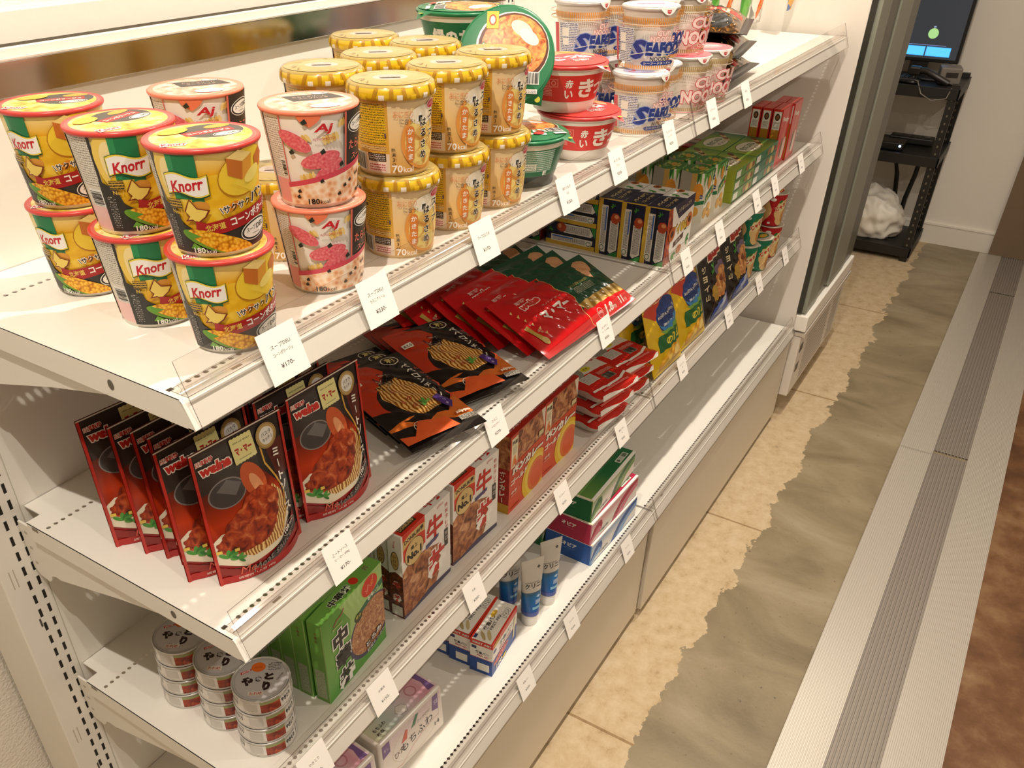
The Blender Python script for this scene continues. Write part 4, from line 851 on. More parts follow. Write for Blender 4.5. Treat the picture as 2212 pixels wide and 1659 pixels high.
c.vt('ミートソース', 104, 127, 11, '#F4EEE4', 14.5, bold=.035); c.t('109', 92, 31, 6.5, '#F4EEE4', w=11, bold=.03, rot=16); c.t('kcal', 103, 34.5, 4.5, '#F4EEE4', w=9, rot=16); c.ring(97, 31.5, 14, 6.5, .5, '#D8C8B8', rot=16); c.t('Meat sauce', 66, 17, 8, '#8A7A70', w=66, shear=.3, rot=14); c.t('調理例  1人前 140g', 40, 5, 3.6, '#F0DCD0', w=44); c.t('Me', 30, 14, 9, '#D8604A', w=18, shear=.3)
meat_pouch = stand_pouch('sauce_pouch', .122, .172, .021, c, M('#8E1F1B', .24))

# black pasta sauce pack
c = Cv(130, 218); BKP = M('#191614', .2); RDP = M('#C2381A', .22); c.bg(BKP); c.poly([(0, 218), (0, 96), (30, 84), (52, 108), (50, 146), (74, 178), (62, 206), (40, 218)], RDP); c.rect(0, 0, 130, 10, BKP); c.poly([(0, 56), (40, 62), (96, 44), (130, 84), (130, 30), (0, 20)], M('#D8702A', .22)); c.poly([(0, 50), (130, 20), (130, 0), (0, 0)], BKP); c.poly([(26, 56), (60, 40), (110, 66), (120, 96), (60, 62)], BKP)
c.ell(66, 104, 44, 44, '#15110F', -35); c.poly([(32, 118), (40, 146), (78, 152), (112, 96), (96, 62), (58, 56), (40, 84)], food('wa_pasta', [(.1, '#8A4A12'), (.4, '#C8862E'), (.65, '#E0AC54'), (.9, '#EFCB84')], .2, 'wave', dist=9, detail=3, rough=.25))
rg = random.Random(8)
for k in range(42): a = rg.uniform(0, 180); x, y = rg.gauss(60, 10), rg.gauss(148, 8); c.line([(x, y), (x+8*math.cos(R(a)), y+8*math.sin(R(a)))], 1.5, '#1C1714' if k % 4 else '#C9B49A')
leafy(c, 78, 76, 9, '#7AA84A', 6, 3)
for x, y in ((52, 120), (64, 96), (50, 90), (60, 76)): c.ring(x, y, 3.4, 3.4, 1.2, '#B8301E', n=12)
c.ring(98, 196, 15, 13, 1.6, '#E6DCC4'); c.t('和', 98, 196, 15, '#D9C878', w=15, bold=.03); c.vt('ペペロンチーノ', 108, 170, 11, '#F2ECDC', 15, bold=.02); c.vt('たらこ', 122, 160, 7, '#D2502E', 16, bold=.01); c.line([(123, 120), (126, 110), (123, 102)], 3.4, '#D0462A'); c.line([(122, 86), (125, 76), (121, 70)], 3.4, '#D0462A')
c.poly([(92, 78), (104, 84), (114, 60), (104, 46), (96, 56)], '#4A2E7A'); c.vt('ピリ辛', 104, 74, 5, '#E4DCF0', 8); c.rect(8, 160, 26, 172, '#F2EAD8'); c.t('あえる', 17, 166, 6, '#1C1714', w=15, bold=.03); c.t('だけ', 22, 150, 7, '#8A1E10', w=13); c.t('nippn', 112, 32, 7, '#F4E6D4', w=24, bold=.05, out='#D8702A', ow=.06); c.ring(40, 34, 11, 10, .8, '#E8DCC8'); c.t('1人前', 40, 38, 4, '#E8DCC8', w=14); c.t('×2', 41, 31, 6, '#E8DCC8', w=11); c.poly([(0, 10), (90, 10), (80, 30), (40, 44), (20, 20), (0, 30)], M('#E0602E', .22)); c.rect(96, 14, 126, 24, fine('#E8DCC8', '#191614', 2.4))
black_pack = pillow('sauce_pack', .130, .218, .0075, c, M('#221B17', .2), .008, .004, 2.6, .0022)

# spaghetti bag
c = Cv(300, 140); RB = M('#C4141A', .16); GB = M('#12452F', .2); c.bg(RB); c.poly([(152, 140), (146, 100), (160, 62), (150, 36), (300, 36), (300, 140)], GB); c.poly([(150, 48), (160, 30), (300, 30), (300, 52)], food('dry_spaghetti', [(.2, '#9A7424'), (.5, '#C9A24A'), (.8, '#E2C27A')], .9, 'wave', (.05, 1), dist=.4, rough=.2)); c.poly([(152, 30), (300, 30), (300, 0), (148, 0)], M('#D8141C', .16)); c.line([(152, 140), (146, 100), (160, 62), (150, 36), (154, 0)], 1.5, '#D9B46A')
c.ell(262, 112, 24, 18, '#C9966A', 15, wob=.2); c.poly([(244, 100), (262, 100), (256, 78), (246, 84)], '#D8A47A'); c.t('GOLDEN QUALITY', 205, 84, 6, '#B8A85A', w=64); c.rect(176, 64, 240, 78, fine('#B8B09A', '#12452F', 3, .5)); c.t('1.8', 218, 15, 15, '#F6EEE2', w=28, bold=.04, shear=.2); c.t('mm', 236, 11, 6, '#F6EEE2', w=9); c.t('11', 264, 16, 14, '#F6EEE2', w=16, bold=.04, shear=.2); c.t('分', 277, 12, 7, '#F6EEE2'); c.ring(186, 15, 9, 9, .9, '#F0C8B8'); c.t('600g', 186, 15, 6, '#F6EEE2', w=13)
c.t('welna', 68, 100, 14, '#C62A22', w=46, bold=.06, shear=.15, out='#F4ECDF', ow=.07); c.t('日清製粉', 56, 112, 6, '#C62A22', w=24, bold=.02, out='#F4ECDF', ow=.1); c.t('マ・マー', 100, 62, 22, '#EDE5DC', w=78, bold=.05); c.t('スパゲティ', 110, 82, 4, '#E8B8A8', w=60)
for k in range(6): c.poly([(18+k*4, 104-k*13), (24+k*4, 106-k*13), (20+k*4, 99-k*13)], '#E0C07A')
c.poly([(12, 66), (20, 68), (30, 26), (22, 24)], '#B89A4A'); c.ell(26, 28, 5.5, 8, '#C9B06A', 15); c.t('早ゆで', 34, 44, 5, '#E8C8B0', w=16, rot=-60)
pasta_bag = pillow('pasta_bag', .300, .140, .016, c, M('#B01016', .16), .010, .004, 2.4, .003, g=7)
# ------------------------------------------------------------ boxes, tins and the rest
W_, K_ = '#F2EEE6', '#1E1A18'
# pie biscuit box
f = Cv(144, 116); f.bg(W_); f.poly([(0, 0), (0, 116), (20, 116), (30, 70), (24, 30), (40, 0)], F_MEAT); f.poly([(30, 116), (144, 116), (144, 92), (60, 84)], '#2B2440'); f.t('コク深ショコラ', 88, 102, 9, '#E6D8A8', w=70, rot=2); f.t('パイの実', 78, 62, 26, '#D9B23A', w=84, bold=.08, out='#3A2A1A', ow=.05); f.poly([(46, 26), (100, 34), (100, 46), (46, 38)], '#4A2A18'); f.t('深み', 72, 36, 7, W_, w=30, rot=8); leafy(f, 120, 24, 14, seed=2); leafy(f, 52, 14, 12, seed=5); f.ell(30, 60, 17, 15, '#B8622A'); f.ell(30, 60, 8, 7, '#4A2412'); f.ell(124, 66, 15, 15, '#C8783A'); f.ell(124, 66, 7, 7, '#3A1C10'); f.ell(82, 14, 14, 9, '#C8783A')
s = Cv(50, 116); s.bg('#1B2140'); s.rect(0, 0, 10, 116, '#D9B23A'); s.poly([(8, 12), (14, 6), (22, 6), (22, 104), (8, 104)], '#EDE8DC'); s.rect(10, 22, 20, 100, fine('#3A3A44', '#EDE8DC', 2.2, .55)); s.rect(17.5, 52, 20.5, 101, '#3A6AC0'); s.ell(14, 15, 5, 6, '#1E6A3A'); s.ell(14, 15, 3.6, 4.6, '#EDE8DC'); s.rect(23, 0, 27, 116, '#111318'); s.poly([(29, 10), (34, 5), (48, 14), (48, 74), (29, 74)], '#EDE8DC'); s.rect(31, 14, 46, 71, fine('#2E2E34', '#EDE8DC', 2.2, .55)); s.poly([(27, 0), (50, 0), (50, 12), (36, 5)], '#2F8A3A'); s.ell(40, 80, 10, 11, '#B8481E', wob=.2); s.ell(42, 84, 5, 4, '#E8A06A'); leafy(s, 33, 104, 5, seed=7)
t_ = Cv(144, 50); t_.bg('#1B2140'); t_.poly([(0, 0), (10, 0), (4, 50), (0, 50)], '#D9B23A'); t_.poly([(96, 0), (144, 0), (144, 50), (84, 50)], W_); t_.t('パイの実', 50, 32, 10, '#C9B47A', w=66, bold=.05); t_.t('コク深', 50, 15, 8, '#C9B47A', w=60, bold=.03); leafy(t_, 104, 26, 10, seed=3); leafy(t_, 116, 12, 8, seed=8); t_.ell(134, 30, 9, 9, '#B8622A'); t_.ell(134, 30, 4, 4, '#3A1C10')
pie_box = carton('biscuit_box', .144, .050, .116, {'y': f, 'x': s, 'Z': t_}, dict(x='#1B2140', X='#1B2140', y=W_, Y='#1B2140', z=W_, Z='#1B2140'))
# tall six-sided biscuit box with leaves
b = MB(); hw, hd, H_ = .043, .031, .112; hexa = [(-hw*.62, -hd), (hw*.62, -hd), (hw, 0), (hw*.62, hd), (-hw*.62, hd), (-hw, 0)]
b.face([(x, y, 0) for x, y in hexa][::-1], W_); b.face([(x, y, H_) for x, y in hexa], '#3E7A36')
for k in range(6): b.face([(*hexa[k], 0), (*hexa[(k+1) % 6], 0), (*hexa[(k+1) % 6], H_), (*hexa[k], H_)], M('#F0EBDC', .4))
def side_art(k):
    p, q = hexa[k], hexa[(k+1) % 6]; L_ = math.hypot(q[0]-p[0], q[1]-p[1]); c = Cv(L_*1000, 112); n = ((q[1]-p[1])/L_, -(q[0]-p[0])/L_)
    return c, (lambda u, v, w: (p[0]+(q[0]-p[0])*u/L_+n[0]*w, p[1]+(q[1]-p[1])*u/L_+n[1]*w, v))
def blades(c, seed, n=7):
    rg = random.Random(seed)
    for k in range(n): x = rg.uniform(0, c.w); c.poly([(x-3, 112), (x+4, 112), (x+rg.uniform(-8, 8), 112-rg.uniform(22, 44))], rg.choice(('#2E7A2E', '#5AA03C', '#1F5E2A')))
c, fn = side_art(0); c.bg('#F0EBDC'); blades(c, 1, 9); c.poly([(4, 40), (50, 58), (50, 76), (36, 78), (4, 62)], '#12753E'); c.t('コアラ', 26, 56, 11, '#F2E28A', w=34, rot=20, bold=.05); c.t('チ', 44, 70, 9, '#F2D24A', bold=.06); c.ell(46, 62, 6, 3, '#D8485A'); c.ell(16, 90, 9, 16, '#E09A3A', 10); c.ell(12, 20, 11, 13, '#D9A23A', 20); c.ell(32, 26, 13, 15, '#E8B450', -15); c.ell(45, 12, 9, 10, '#D9A23A'); c.ell(30, 24, 4, 4, '#5A3010'); c.ell(45, 94, 5.5, 6, '#2A3A6A'); c.rect(40, 92, 50, 95, '#D8D8E0'); c.wrap(b, fn)
c, fn = side_art(5); c.bg('#E9E2CE'); blades(c, 2, 8); c.rect(0, 0, 12, 112, '#B8924A'); c.ell(18, 70, 12, 20, '#D98E22', wob=.15); c.ell(27, 60, 4, 4.6, '#2A3A6A'); c.rect(23, 59, 31, 61, '#D8D8E0'); c.ell(16, 26, 9, 11, '#E0A23A'); c.poly([(0, 36), (35, 44), (35, 52), (0, 46)], '#12753E'); c.wrap(b, fn)
c, fn = side_art(1); c.bg('#F0EBDC'); blades(c, 3, 8); c.ell(14, 30, 10, 14, '#E0A23A', 10); c.rect(0, 46, 20, 66, '#12753E'); c.wrap(b, fn)
c = Cv(86, 62, -43, -31); c.poly([(x*1000, y*1000) for x, y in hexa], '#3E7A36'); blv = random.Random(6)
for k in range(12): x = blv.uniform(-30, 30); y = blv.uniform(-22, 22); c.ell(x, y, 12, 3, blv.choice(('#2E6A2A', '#6EA84A', '#B8B84A')), blv.uniform(-30, 30))
c.ell(6, -4, 15, 7, '#C9963A', 15); c.t('コアラ', -4, 12, 7, '#E8DFA0', w=26, bold=.04); c.wrap(b, lambda u, v, w: (u, v, H_+w))
leaf_box = b.build('biscuit_box')
def flat_box(w, col, edge, accent, txt, d=.085, h=.0262):
    f = Cv(w*1000, h*1000); f.bg(grad('bx'+col, [(0, col), (1, edge)], 'X', 0, w*1000)); f.rect(8, 5, 42, 21, '#F2EFE4'); f.rect(10, 7, 40, 19, fine('#6A7A5A', '#F2EFE4', 2.4, .4)); f.rect(0, 0, w*1000, 2.2, '#12301E'); f.ell(w*600, 14, 12, 9, '#9A6A3A'); f.ell(w*760, 13, 13, 9, '#D9B86A'); f.ell(w*900, 12, 10, 7, '#8A4A22'); leafy(f, w*480, 12, 7, seed=2)
    t = Cv(w*1000, d*1000); t.bg(grad('bt'+col, [(0, accent), (.6, accent), (1, col)], 'X', 0, w*1000)); t.ell(w*420, 46, w*300, 30, '#2E4A1E'); t.ell(w*420, 46, w*292, 28.5, '#E4DEC4'); t.t(txt, w*420, 50, 20, '#3A5A2A', w=w*440, bold=.05); t.t('チョコ', w*420, 30, 9, '#5A3A1E', w=w*260, bold=.03)
    for k in range(4): t.ell(w*(640+k*80), 30+k*10, 16, 7, '#6A3A1A' if k % 2 else '#D9B87A', 40)
    s = Cv(d*1000, h*1000); s.bg(accent); s.rect(30, 0, 50, h*1000, '#1E3A1E')
    return carton('biscuit_box', w, d, h, {'y': f, 'Z': t, 'x': s}, col)
lime_box = flat_box(.154, '#4E8A32', '#7AA04A', '#A8B83A', 'たけのこの里'); fern_box = flat_box(.188, '#1E6A4A', '#3E8A66', '#8AA838', 'きのこの山')
# red stick biscuit box
f = Cv(90, 150); f.bg(M('#D8342E', .3)); f.poly([(30, 20), (52, 14), (58, 90), (38, 84)], '#C9A070'); f.poly([(40, 60), (58, 60), (60, 140), (46, 140)], '#E07A6A'); f.poly([(34, 24), (46, 20), (50, 70), (40, 70)], '#6A5A58'); f.t('Pocky', 42, 118, 15, '#F6EDE2', w=62, bold=.05, rot=-8); f.ell(66, 40, 14, 30, '#F0DCD0', -10); f.rect(0, 0, 90, 5, '#E8807A')
s = Cv(26, 150); s.bg('#C9281F'); s.rect(3, 4, 23, 98, food('stick_print', [(.2, '#A8741E'), (.5, '#C9983E'), (.8, '#B98428')], .3, 'wave', (1, .02), dist=.3)); s.rect(3, 98, 23, 144, '#F0EBE0'); s.ell(13, 130, 6.5, 9, '#2A1A12'); s.ell(13, 130, 4, 6, '#8A5A3A'); s.rect(6, 102, 20, 118, fine('#3A322A', '#F0EBE0', 2.6, .5)); s.rect(10, 12, 16, 22, '#4A7A4A')
t_ = Cv(90, 26); t_.bg('#D8463A'); t_.rect(8, 8, 60, 18, fine('#F0D0C0', '#D8463A', 4, .4))
stick_box = carton('biscuit_box', .090, .026, .150, {'y': f, 'x': s, 'Z': t_}, '#D8382E')
# flat tin
TN = M('#D2CFCB', .3, .5); b = MB(); b.lathe([(.034, .0012), (.0365, 0), (.0378, .0008), (.0378, .0022), (.0370, .0032)], TN, 64, cap0=True); b.lathe([(.0370, .003), (.0370, .0232)], M('#E4E1DC', .3), 64); b.lathe([(.0370, .0232), (.0378, .0240), (.0378, .0256), (.0372, .0262), (.0362, .0258), (.0355, .0246), (.0001, .0248)], TN, 64)
c = Cv(232, 19.6, -116, 3.4); c.bg('#EAE7E2')
for q in (-105, -28, 49): c.rect(q+4, 4, q+30, 22, '#EAE7E2'); c.rect(q+30, 3.4, q+56, 23, F_MEAT); c.rect(q+30, 18, q+56, 23, '#9AA06A'); c.t('やきとり', q+66, 13, 8, '#1E1A18', w=17, bold=.04); c.rect(q+8, 6, q+26, 20, '#CFCBC6'); c.rect(q+57, 18, q+76, 22, fine('#3A3632', '#EAE7E2', 2))
wrap_round(b, c, [(.0370, .003), (.0370, .0232)], .0370)
l = disc(35.5); l.ell(0, 0, 35.3, 35.3, M('#CBC7C8', .32, .25), n=60); l.t('や', -17, -3, 15, '#2A1512', w=15, bold=.09); l.t('き', -3, 0, 8, '#2A1512', w=8, bold=.06); l.t('と', 10, 4, 12, '#2A1512', w=12, bold=.09); l.t('り', 8, -12, 15, '#2A1512', w=10, bold=.09); l.ell(-5, 20, 9, 8, '#DE6A22'); l.t('炭火焼', -5, 20, 4, '#C04A12', w=10); l.poly([(-26, 8), (-14, 14), (-13, 18), (-27, 12)], '#C8303A'); l.t('HOTEI', -20, 13, 3, '#F0E8E4', w=11, rot=26, bold=.03); l.rect(8, 14, 24, 26, fine('#3A302C', '#C4C0C2', 2.6, .55)); l.rect(-14, -27, 6, -20, '#D9CFC4'); l.t('たれ味', -4, -23.5, 5, '#B0302A', w=16, bold=.02); l.t('YAKITORI', 24, 2, 2.4, '#4A3632', w=14, rot=60); l.ring(0, 0, 33.5, 33.5, .6, '#A8A4A4', n=60)
wrap_disc(b, l, .0250); tin = b.build('food_tin')
# green Chinese rice-bowl box
f = Cv(144, 151); f.bg(grad('green_box', [(0, '#4E9A34'), (.5, '#7DB356'), (1, '#5A9A3A')], 'Y', 0, 151)); f.poly([(40, 151), (62, 110), (58, 70), (86, 70), (144, 110), (144, 151)], '#A8CC7E'); f.ell(108, 60, 56, 46, '#4A4460', 22); f.ell(108, 62, 50, 42, food('thick_soup', [(.3, '#8A4A2A'), (.48, '#B4774A'), (.62, '#CFA074'), (.8, '#E6C6A0')], .09, detail=6, dist=2.2), 22); f.poly([(84, 98), (144, 112), (144, 124), (84, 106)], '#2E6A4A'); f.t('64', 112, 112, 9, '#E6EEDC', w=14, bold=.03, rot=10); f.t('kcal', 126, 113, 6, '#E6EEDC', w=14, rot=10)
f.ell(112, 132, 20, 17, '#C8C03A'); f.ell(112, 132, 19.4, 16.4, '#D0321E'); f.line([(104, 122), (108, 136), (116, 128), (122, 144)], 1, '#EDB89A'); f.line([(100, 130), (106, 126), (112, 134)], .8, '#EDB89A'); f.t('金', 118, 134, 9, '#E6963A'); f.ell(80, 98, 9, 8, '#2E3A1A'); f.t('甘さ', 80, 100, 6, '#D9D24A', w=13, bold=.03); f.line([(24, 128), (32, 134), (44, 136), (50, 142)], 2.2, '#B04A52'); f.rect(20, 122, 44, 125, fine('#8A3A42', '#A8CC7E', 2))
for k, ch in enumerate('中華丼'): f.t(ch, 36+k*3, 98-k*38, 34, '#2A2320', w=34, bold=.05, out='#FBFAF4', ow=.06)
f.t('とろみ', 112, 34, 10, '#F4F2EA', w=40, rot=12, bold=.02, out='#4A3A4A', ow=.1); f.t('野菜たっぷり', 116, 22, 7, '#F4F2EA', w=46, rot=10, out='#4A3A4A', ow=.1)
s = Cv(24, 151); s.bg('#6EA648'); s.rect(3, 6, 19, 62, fine('#4A5A3A', '#B8C8A0', 2.2, .5)); s.vt('中華丼', 12, 132, 5, '#8A3A32', 7); s.rect(22.4, 0, 24, 151, '#A8CC7E')
t_ = Cv(144, 24); t_.bg('#74AE4C'); t_.t('中華丼', 58, 12, 11, '#241E1A', w=46, bold=.03, out='#E6F0D8', ow=.05); t_.ell(92, 12, 7, 7, '#D0321E'); t_.t('丼', 122, 12, 10, '#8A4A5A')
green_box = carton('meal_box', .144, .0235, .151, {'y': f, 'x': s, 'Z': t_}, '#5E9A3C')
# beef bowl box
f = Cv(132, 163); f.bg(W_); f.poly([(0, 0), (0, 92), (20, 104), (62, 98), (100, 84), (104, 40), (88, 8), (60, 0)], F_BEEF); f.poly([(0, 0), (132, 0), (132, 8), (70, 12), (20, 4), (0, 8)], '#4A4460'); f.rect(4, 112, 62, 163, '#D8331E'); f.poly([(4, 134), (20, 140), (46, 141), (62, 137), (62, 152), (46, 156), (20, 155), (4, 150)], '#D9BC7A'); f.t('DONBURI亭', 33, 147.5, 9.5, '#2A201A', w=50, bold=.04, rot=1); f.ell(32, 117, 25, 24, '#4A3418'); f.ell(32, 117, 24, 23, '#DCC080'); f.t('売上', 32, 126, 8, '#2A201A', w=18, bold=.03); f.t('No.1', 32, 112, 14, '#1E1814', w=38, bold=.06)
f.t('牛', 88, 122, 50, '#C8281E', w=46, bold=.03); f.t('丼', 92, 56, 50, '#C8281E', w=46, bold=.05, out='#FBF8F0', ow=.06); f.vt('特製タレで', 121, 146, 8, '#C84A42', 11); f.t('glico', 104, 156, 6, '#C84A42', w=18, shear=.3); f.rect(114, 66, 124, 100, '#3A342E'); f.vt('甘口', 119, 92, 7, W_, 11); f.poly([(62, 96), (96, 100), (98, 106), (62, 104)], '#4A4A7A')
s = Cv(25, 163); s.bg(W_); s.poly([(0, 0), (25, 0), (25, 86), (12, 92), (0, 86)], food('beef_side', [(.3, '#3A140A'), (.55, '#6E3018'), (.75, '#9A5A34')], .14, detail=5)); s.vt('牛丼', 13, 66, 13, '#C8382E', 26, bold=.04, out='#F2E8DC', ow=.08); s.ell(12, 114, 7, 18, '#3A2A1A'); s.ell(12, 114, 6, 16.6, '#C9A868'); s.vt('DON', 12, 122, 5, '#2A201A', 8); s.t('glico', 12, 146, 4, '#C84A42', w=14, rot=80); s.rect(2, 4, 22, 24, fine('#7A726A', '#EDE8DE', 2.2))
t_ = Cv(132, 25); t_.bg(W_); t_.rect(4, 0, 64, 25, '#D8331E'); t_.rect(10, 6, 50, 18, '#3A2A1A'); t_.t('DONBURI亭', 30, 12, 8, '#D9BC7A', w=36, bold=.03); t_.t('牛丼', 100, 12, 14, '#C8281E', w=44, bold=.04)
beef_box = carton('meal_box', .132, .025, .163, {'y': f, 'x': s, 'Z': t_}, W_)
# orange curry box
OGB = '#D2471C'; f = Cv(128, 165); f.bg(grad('curry_box', [(0, '#D8481A'), (.5, '#CF4A2A'), (1, '#C8401E')], 'Y', 0, 165)); f.rect(28, 104, 128, 165, F_BEEF); f.poly([(128, 165), (128, 120), (112, 165)], '#E6DCC8'); f.rect(0, 163, 128, 165, '#A81E16'); f.rect(5, 96, 27, 158, '#EBE0BE'); f.t('国産', 16, 148, 9, '#2A241A', w=18, bold=.04); f.rect(9, 124, 23, 140, fine('#3A342A', '#EBE0BE', 3)); f.ell(14, 110, 4, 12, '#E0883A', -20); f.ell(20, 104, 4, 10, '#D86A2A', 20)
f.poly([(27, 100), (128, 106), (128, 100), (27, 94)], OGB); f.ell(98, 34, 50, 50, '#E8BE1E'); f.ell(100, 34, 40, 41, '#F0D24A'); f.ell(102, 33, 33, 34, '#E0762A'); f.ell(104, 32, 25, 27, '#DE5A1E'); f.t('ボンカレー', 66, 88, 20, '#F6EEDE', w=116, bold=.08, shear=.12, out='#5A2A1A', ow=.03); f.t('ゴールド', 36, 66, 13, '#F6EEDE', w=62, bold=.06, shear=.12); f.t('中辛', 18, 42, 8, '#F6E2CE', w=20, bold=.02); f.rect(6, 34, 30, 37, fine('#F0C8A8', OGB, 1.6)); f.rect(8, 6, 40, 9, fine('#7A2A12', OGB, 2)); f.rect(104, 110, 124, 122, '#2E2416'); f.rect(105, 111, 123, 121, '#D9C89A')
s = Cv(28, 165); s.bg('#A82014'); s.rect(0, 96, 28, 165, F_BEEF); s.vt('ボンカレー', 14, 84, 12, '#F0E2D0', 14, bold=.05); s.rect(0, 0, 28, 20, '#C8961E')
t_ = Cv(128, 28); t_.bg('#B02418'); t_.t('ボンカレーゴールド', 64, 14, 9, '#F4E8D8', w=100, bold=.04)
curry_box = carton('meal_box', .128, .028, .165, {'y': f, 'x': s, 'Z': t_}, '#C0341C')
# packed rice tray: white ribbed tray, printed sleeve film
b = MB(); n = 96; rows = []
def rrect(w, d, r, n=96):
    out = []; per = [(w/2-r, d/2-r, 0), (-w/2+r, d/2-r, 90), (-w/2+r, -d/2+r, 180), (w/2-r, -d/2+r, 270)]
    for cx, cy, a in per:
        for k in range(n//4): t = R(a+90*k/(n//4-1)); out.append((cx+r*math.cos(t), cy+r*math.sin(t)))
    return out
for z, k, rib in ((0, .80, 0), (.002, .84, 1), (.026, .95, 1), (.0265, 1.0, 0), (.029, 1.0, 0)):
    p = rrect(.112*k, .150*k, .022*k); rows.append([(x*(1-.012*rib*(i % 2)), y*(1-.012*rib*(i % 2)), z) for i, (x, y) in enumerate(p)])
b.grid(rows, M('#EFECE4', .35), True, sm=False); b.face(rows[0][::-1], '#EFECE4'); to = b.build('tray')
b = MB(); n = 20; w_, d_ = .120, .152
def film_z(x, y): return .0335-.004*(abs(2*x/w_)**4)-.003*abs(2*y/d_)**6+.0009*math.sin(x*260)*math.sin(y*140)
c = Cv(120, 152); RF = M('#C8261E', .18); c.bg(RF); c.rect(0, 78, 120, 152, '#E2D8C8'); c.ell(22, 100, 24, 30, '#8E8A7A'); c.t('ごはん', 68, 120, 30, '#B02A22', w=88, bold=.03); c.ell(60, 92, 14, 8, '#D9CE3A'); c.t('新米', 60, 92, 7, '#3A3A1A', w=14, bold=.02); c.rect(14, 46, 52, 74, '#D8D0C4'); c.rect(16, 48, 50, 72, fine('#4A4440', '#D8D0C4', 3)); c.bars(62, 34, 92, 54, bg='#9A9080'); c.rect(60, 56, 110, 66, fine('#F0C8B0', '#B82018', 3)); c.line([(0, 24), (40, 18), (84, 20), (120, 34)], 6, '#F2ECE2'); c.rect(16, 8, 100, 14, fine('#F0B8A8', '#C8261E', 2.6))
c.wrap(b, lambda u, v, q: (u-w_/2, v-d_/2, film_z(u-w_/2, v-d_/2)+q), gx=10, gy=10, sm=True)
ff = Cv(120, 11); ff.bg('#EFEBE2'); ff.poly([(18, 11), (112, 11), (100, 3), (76, 1), (44, 7)], RF); ff.wrap(b, lambda u, v, q: (u-w_/2, -d_/2+.0005-.0025*(1-v/.011)-q, .0205+v), gx=10)
rows = [[(-w_/2+w_*i/n, -d_/2+d_*j/n, film_z(-w_/2+w_*i/n, -d_/2+d_*j/n)-.0012) for i in range(n+1)] for j in range(n+1)]; b.grid(rows[::-1], RF)
for sx in (1, -1): b.grid([[(sx*w_/2, -d_/2+d_*j/n, film_z(w_/2, -d_/2+d_*j/n)) for j in range(n+1)], [(sx*(w_/2+.005+.003*math.sin(j*.9)), -d_/2+d_*j/n, .0265) for j in range(n+1)]], RF, sm=False)
fo = b.build('printed_film'); rice = thing_of('rice_pack', to, fo)
# crisp bags
YW = M('#E3BC12', .22); c = Cv(155, 205); c.bg(YW); c.poly([(0, 150), (20, 178), (60, 190), (155, 192), (155, 168), (70, 160), (30, 128)], '#C8402A'); c.t('KOIKEYA', 84, 176, 20, '#C8381E', w=120, bold=.05, out='#F2E6B0', ow=.05); c.ell(84, 128, 52, 42, '#1E3A78'); c.poly([(34, 116), (60, 104), (90, 112), (134, 122), (134, 106), (110, 92), (60, 90)], '#3E8AC8'); c.poly([(40, 100), (84, 96), (128, 106), (116, 86), (60, 84)], '#7AAE4A'); c.t('KOIKEYA POTATO CHIPS', 84, 134, 7, '#E8E4DA', w=92, bold=.03, rot=4); c.t('濃厚しっとり', 84, 112, 7, '#DCEAF4', w=60, bold=.02, rot=4); c.rect(28, 52, 155, 90, '#1E6A34'); c.t('のり塩', 96, 71, 22, '#EDD94A', w=74, bold=.05); c.ell(96, 22, 66, 30, F_CHIP, 8, wob=.2, n=40); c.ell(70, 18, 20, 12, '#F0CE5A', 30); c.ell(118, 30, 22, 12, '#F4D878', -20); c.rect(0, 0, 155, 8, YW); c.rect(0, 197, 155, 205, YW)
nori_bag = pillow('crisp_bag', .155, .205, .024, c, YW, .009, .003, 2.0, .003)
BKB = M('#17120F', .22); c = Cv(170, 205); c.bg(BKB); c.rect(0, 0, 4, 205, '#8A8478'); c.poly([(44, 150), (166, 164), (166, 204), (50, 194)], '#E6D8C0'); c.poly([(47, 154), (163, 167), (163, 200), (53, 190)], '#A8261C'); c.t('ピザポテト', 106, 178, 20, '#F0E2D0', w=100, bold=.06, rot=5, out='#7A1610', ow=.04); c.vt('ジョイ山', 22, 140, 16, '#E2D2A8', 24, bold=.03); c.ell(100, 124, 36, 18, '#6E5E78'); c.ell(104, 88, 46, 40, F_PIZZA, 10, wob=.15, n=36); c.ell(96, 98, 12, 8, '#7A3A1E'); c.ell(120, 84, 10, 7, '#8A4A22'); c.ell(56, 70, 14, 22, '#B8923A', 20, wob=.4); c.poly([(36, 0), (170, 0), (170, 56), (120, 44), (70, 40), (40, 20)], '#2E4A9A'); c.poly([(60, 6), (110, 40), (150, 44), (120, 2)], '#B8C4DA'); c.poly([(130, 10), (170, 20), (170, 50), (146, 40)], '#5A3A7A'); leafy(c, 62, 132, 14, seed=3)
pizza_bag = pillow('crisp_bag', .170, .205, .024, c, BKB, .009, .003, 2.0, .003)
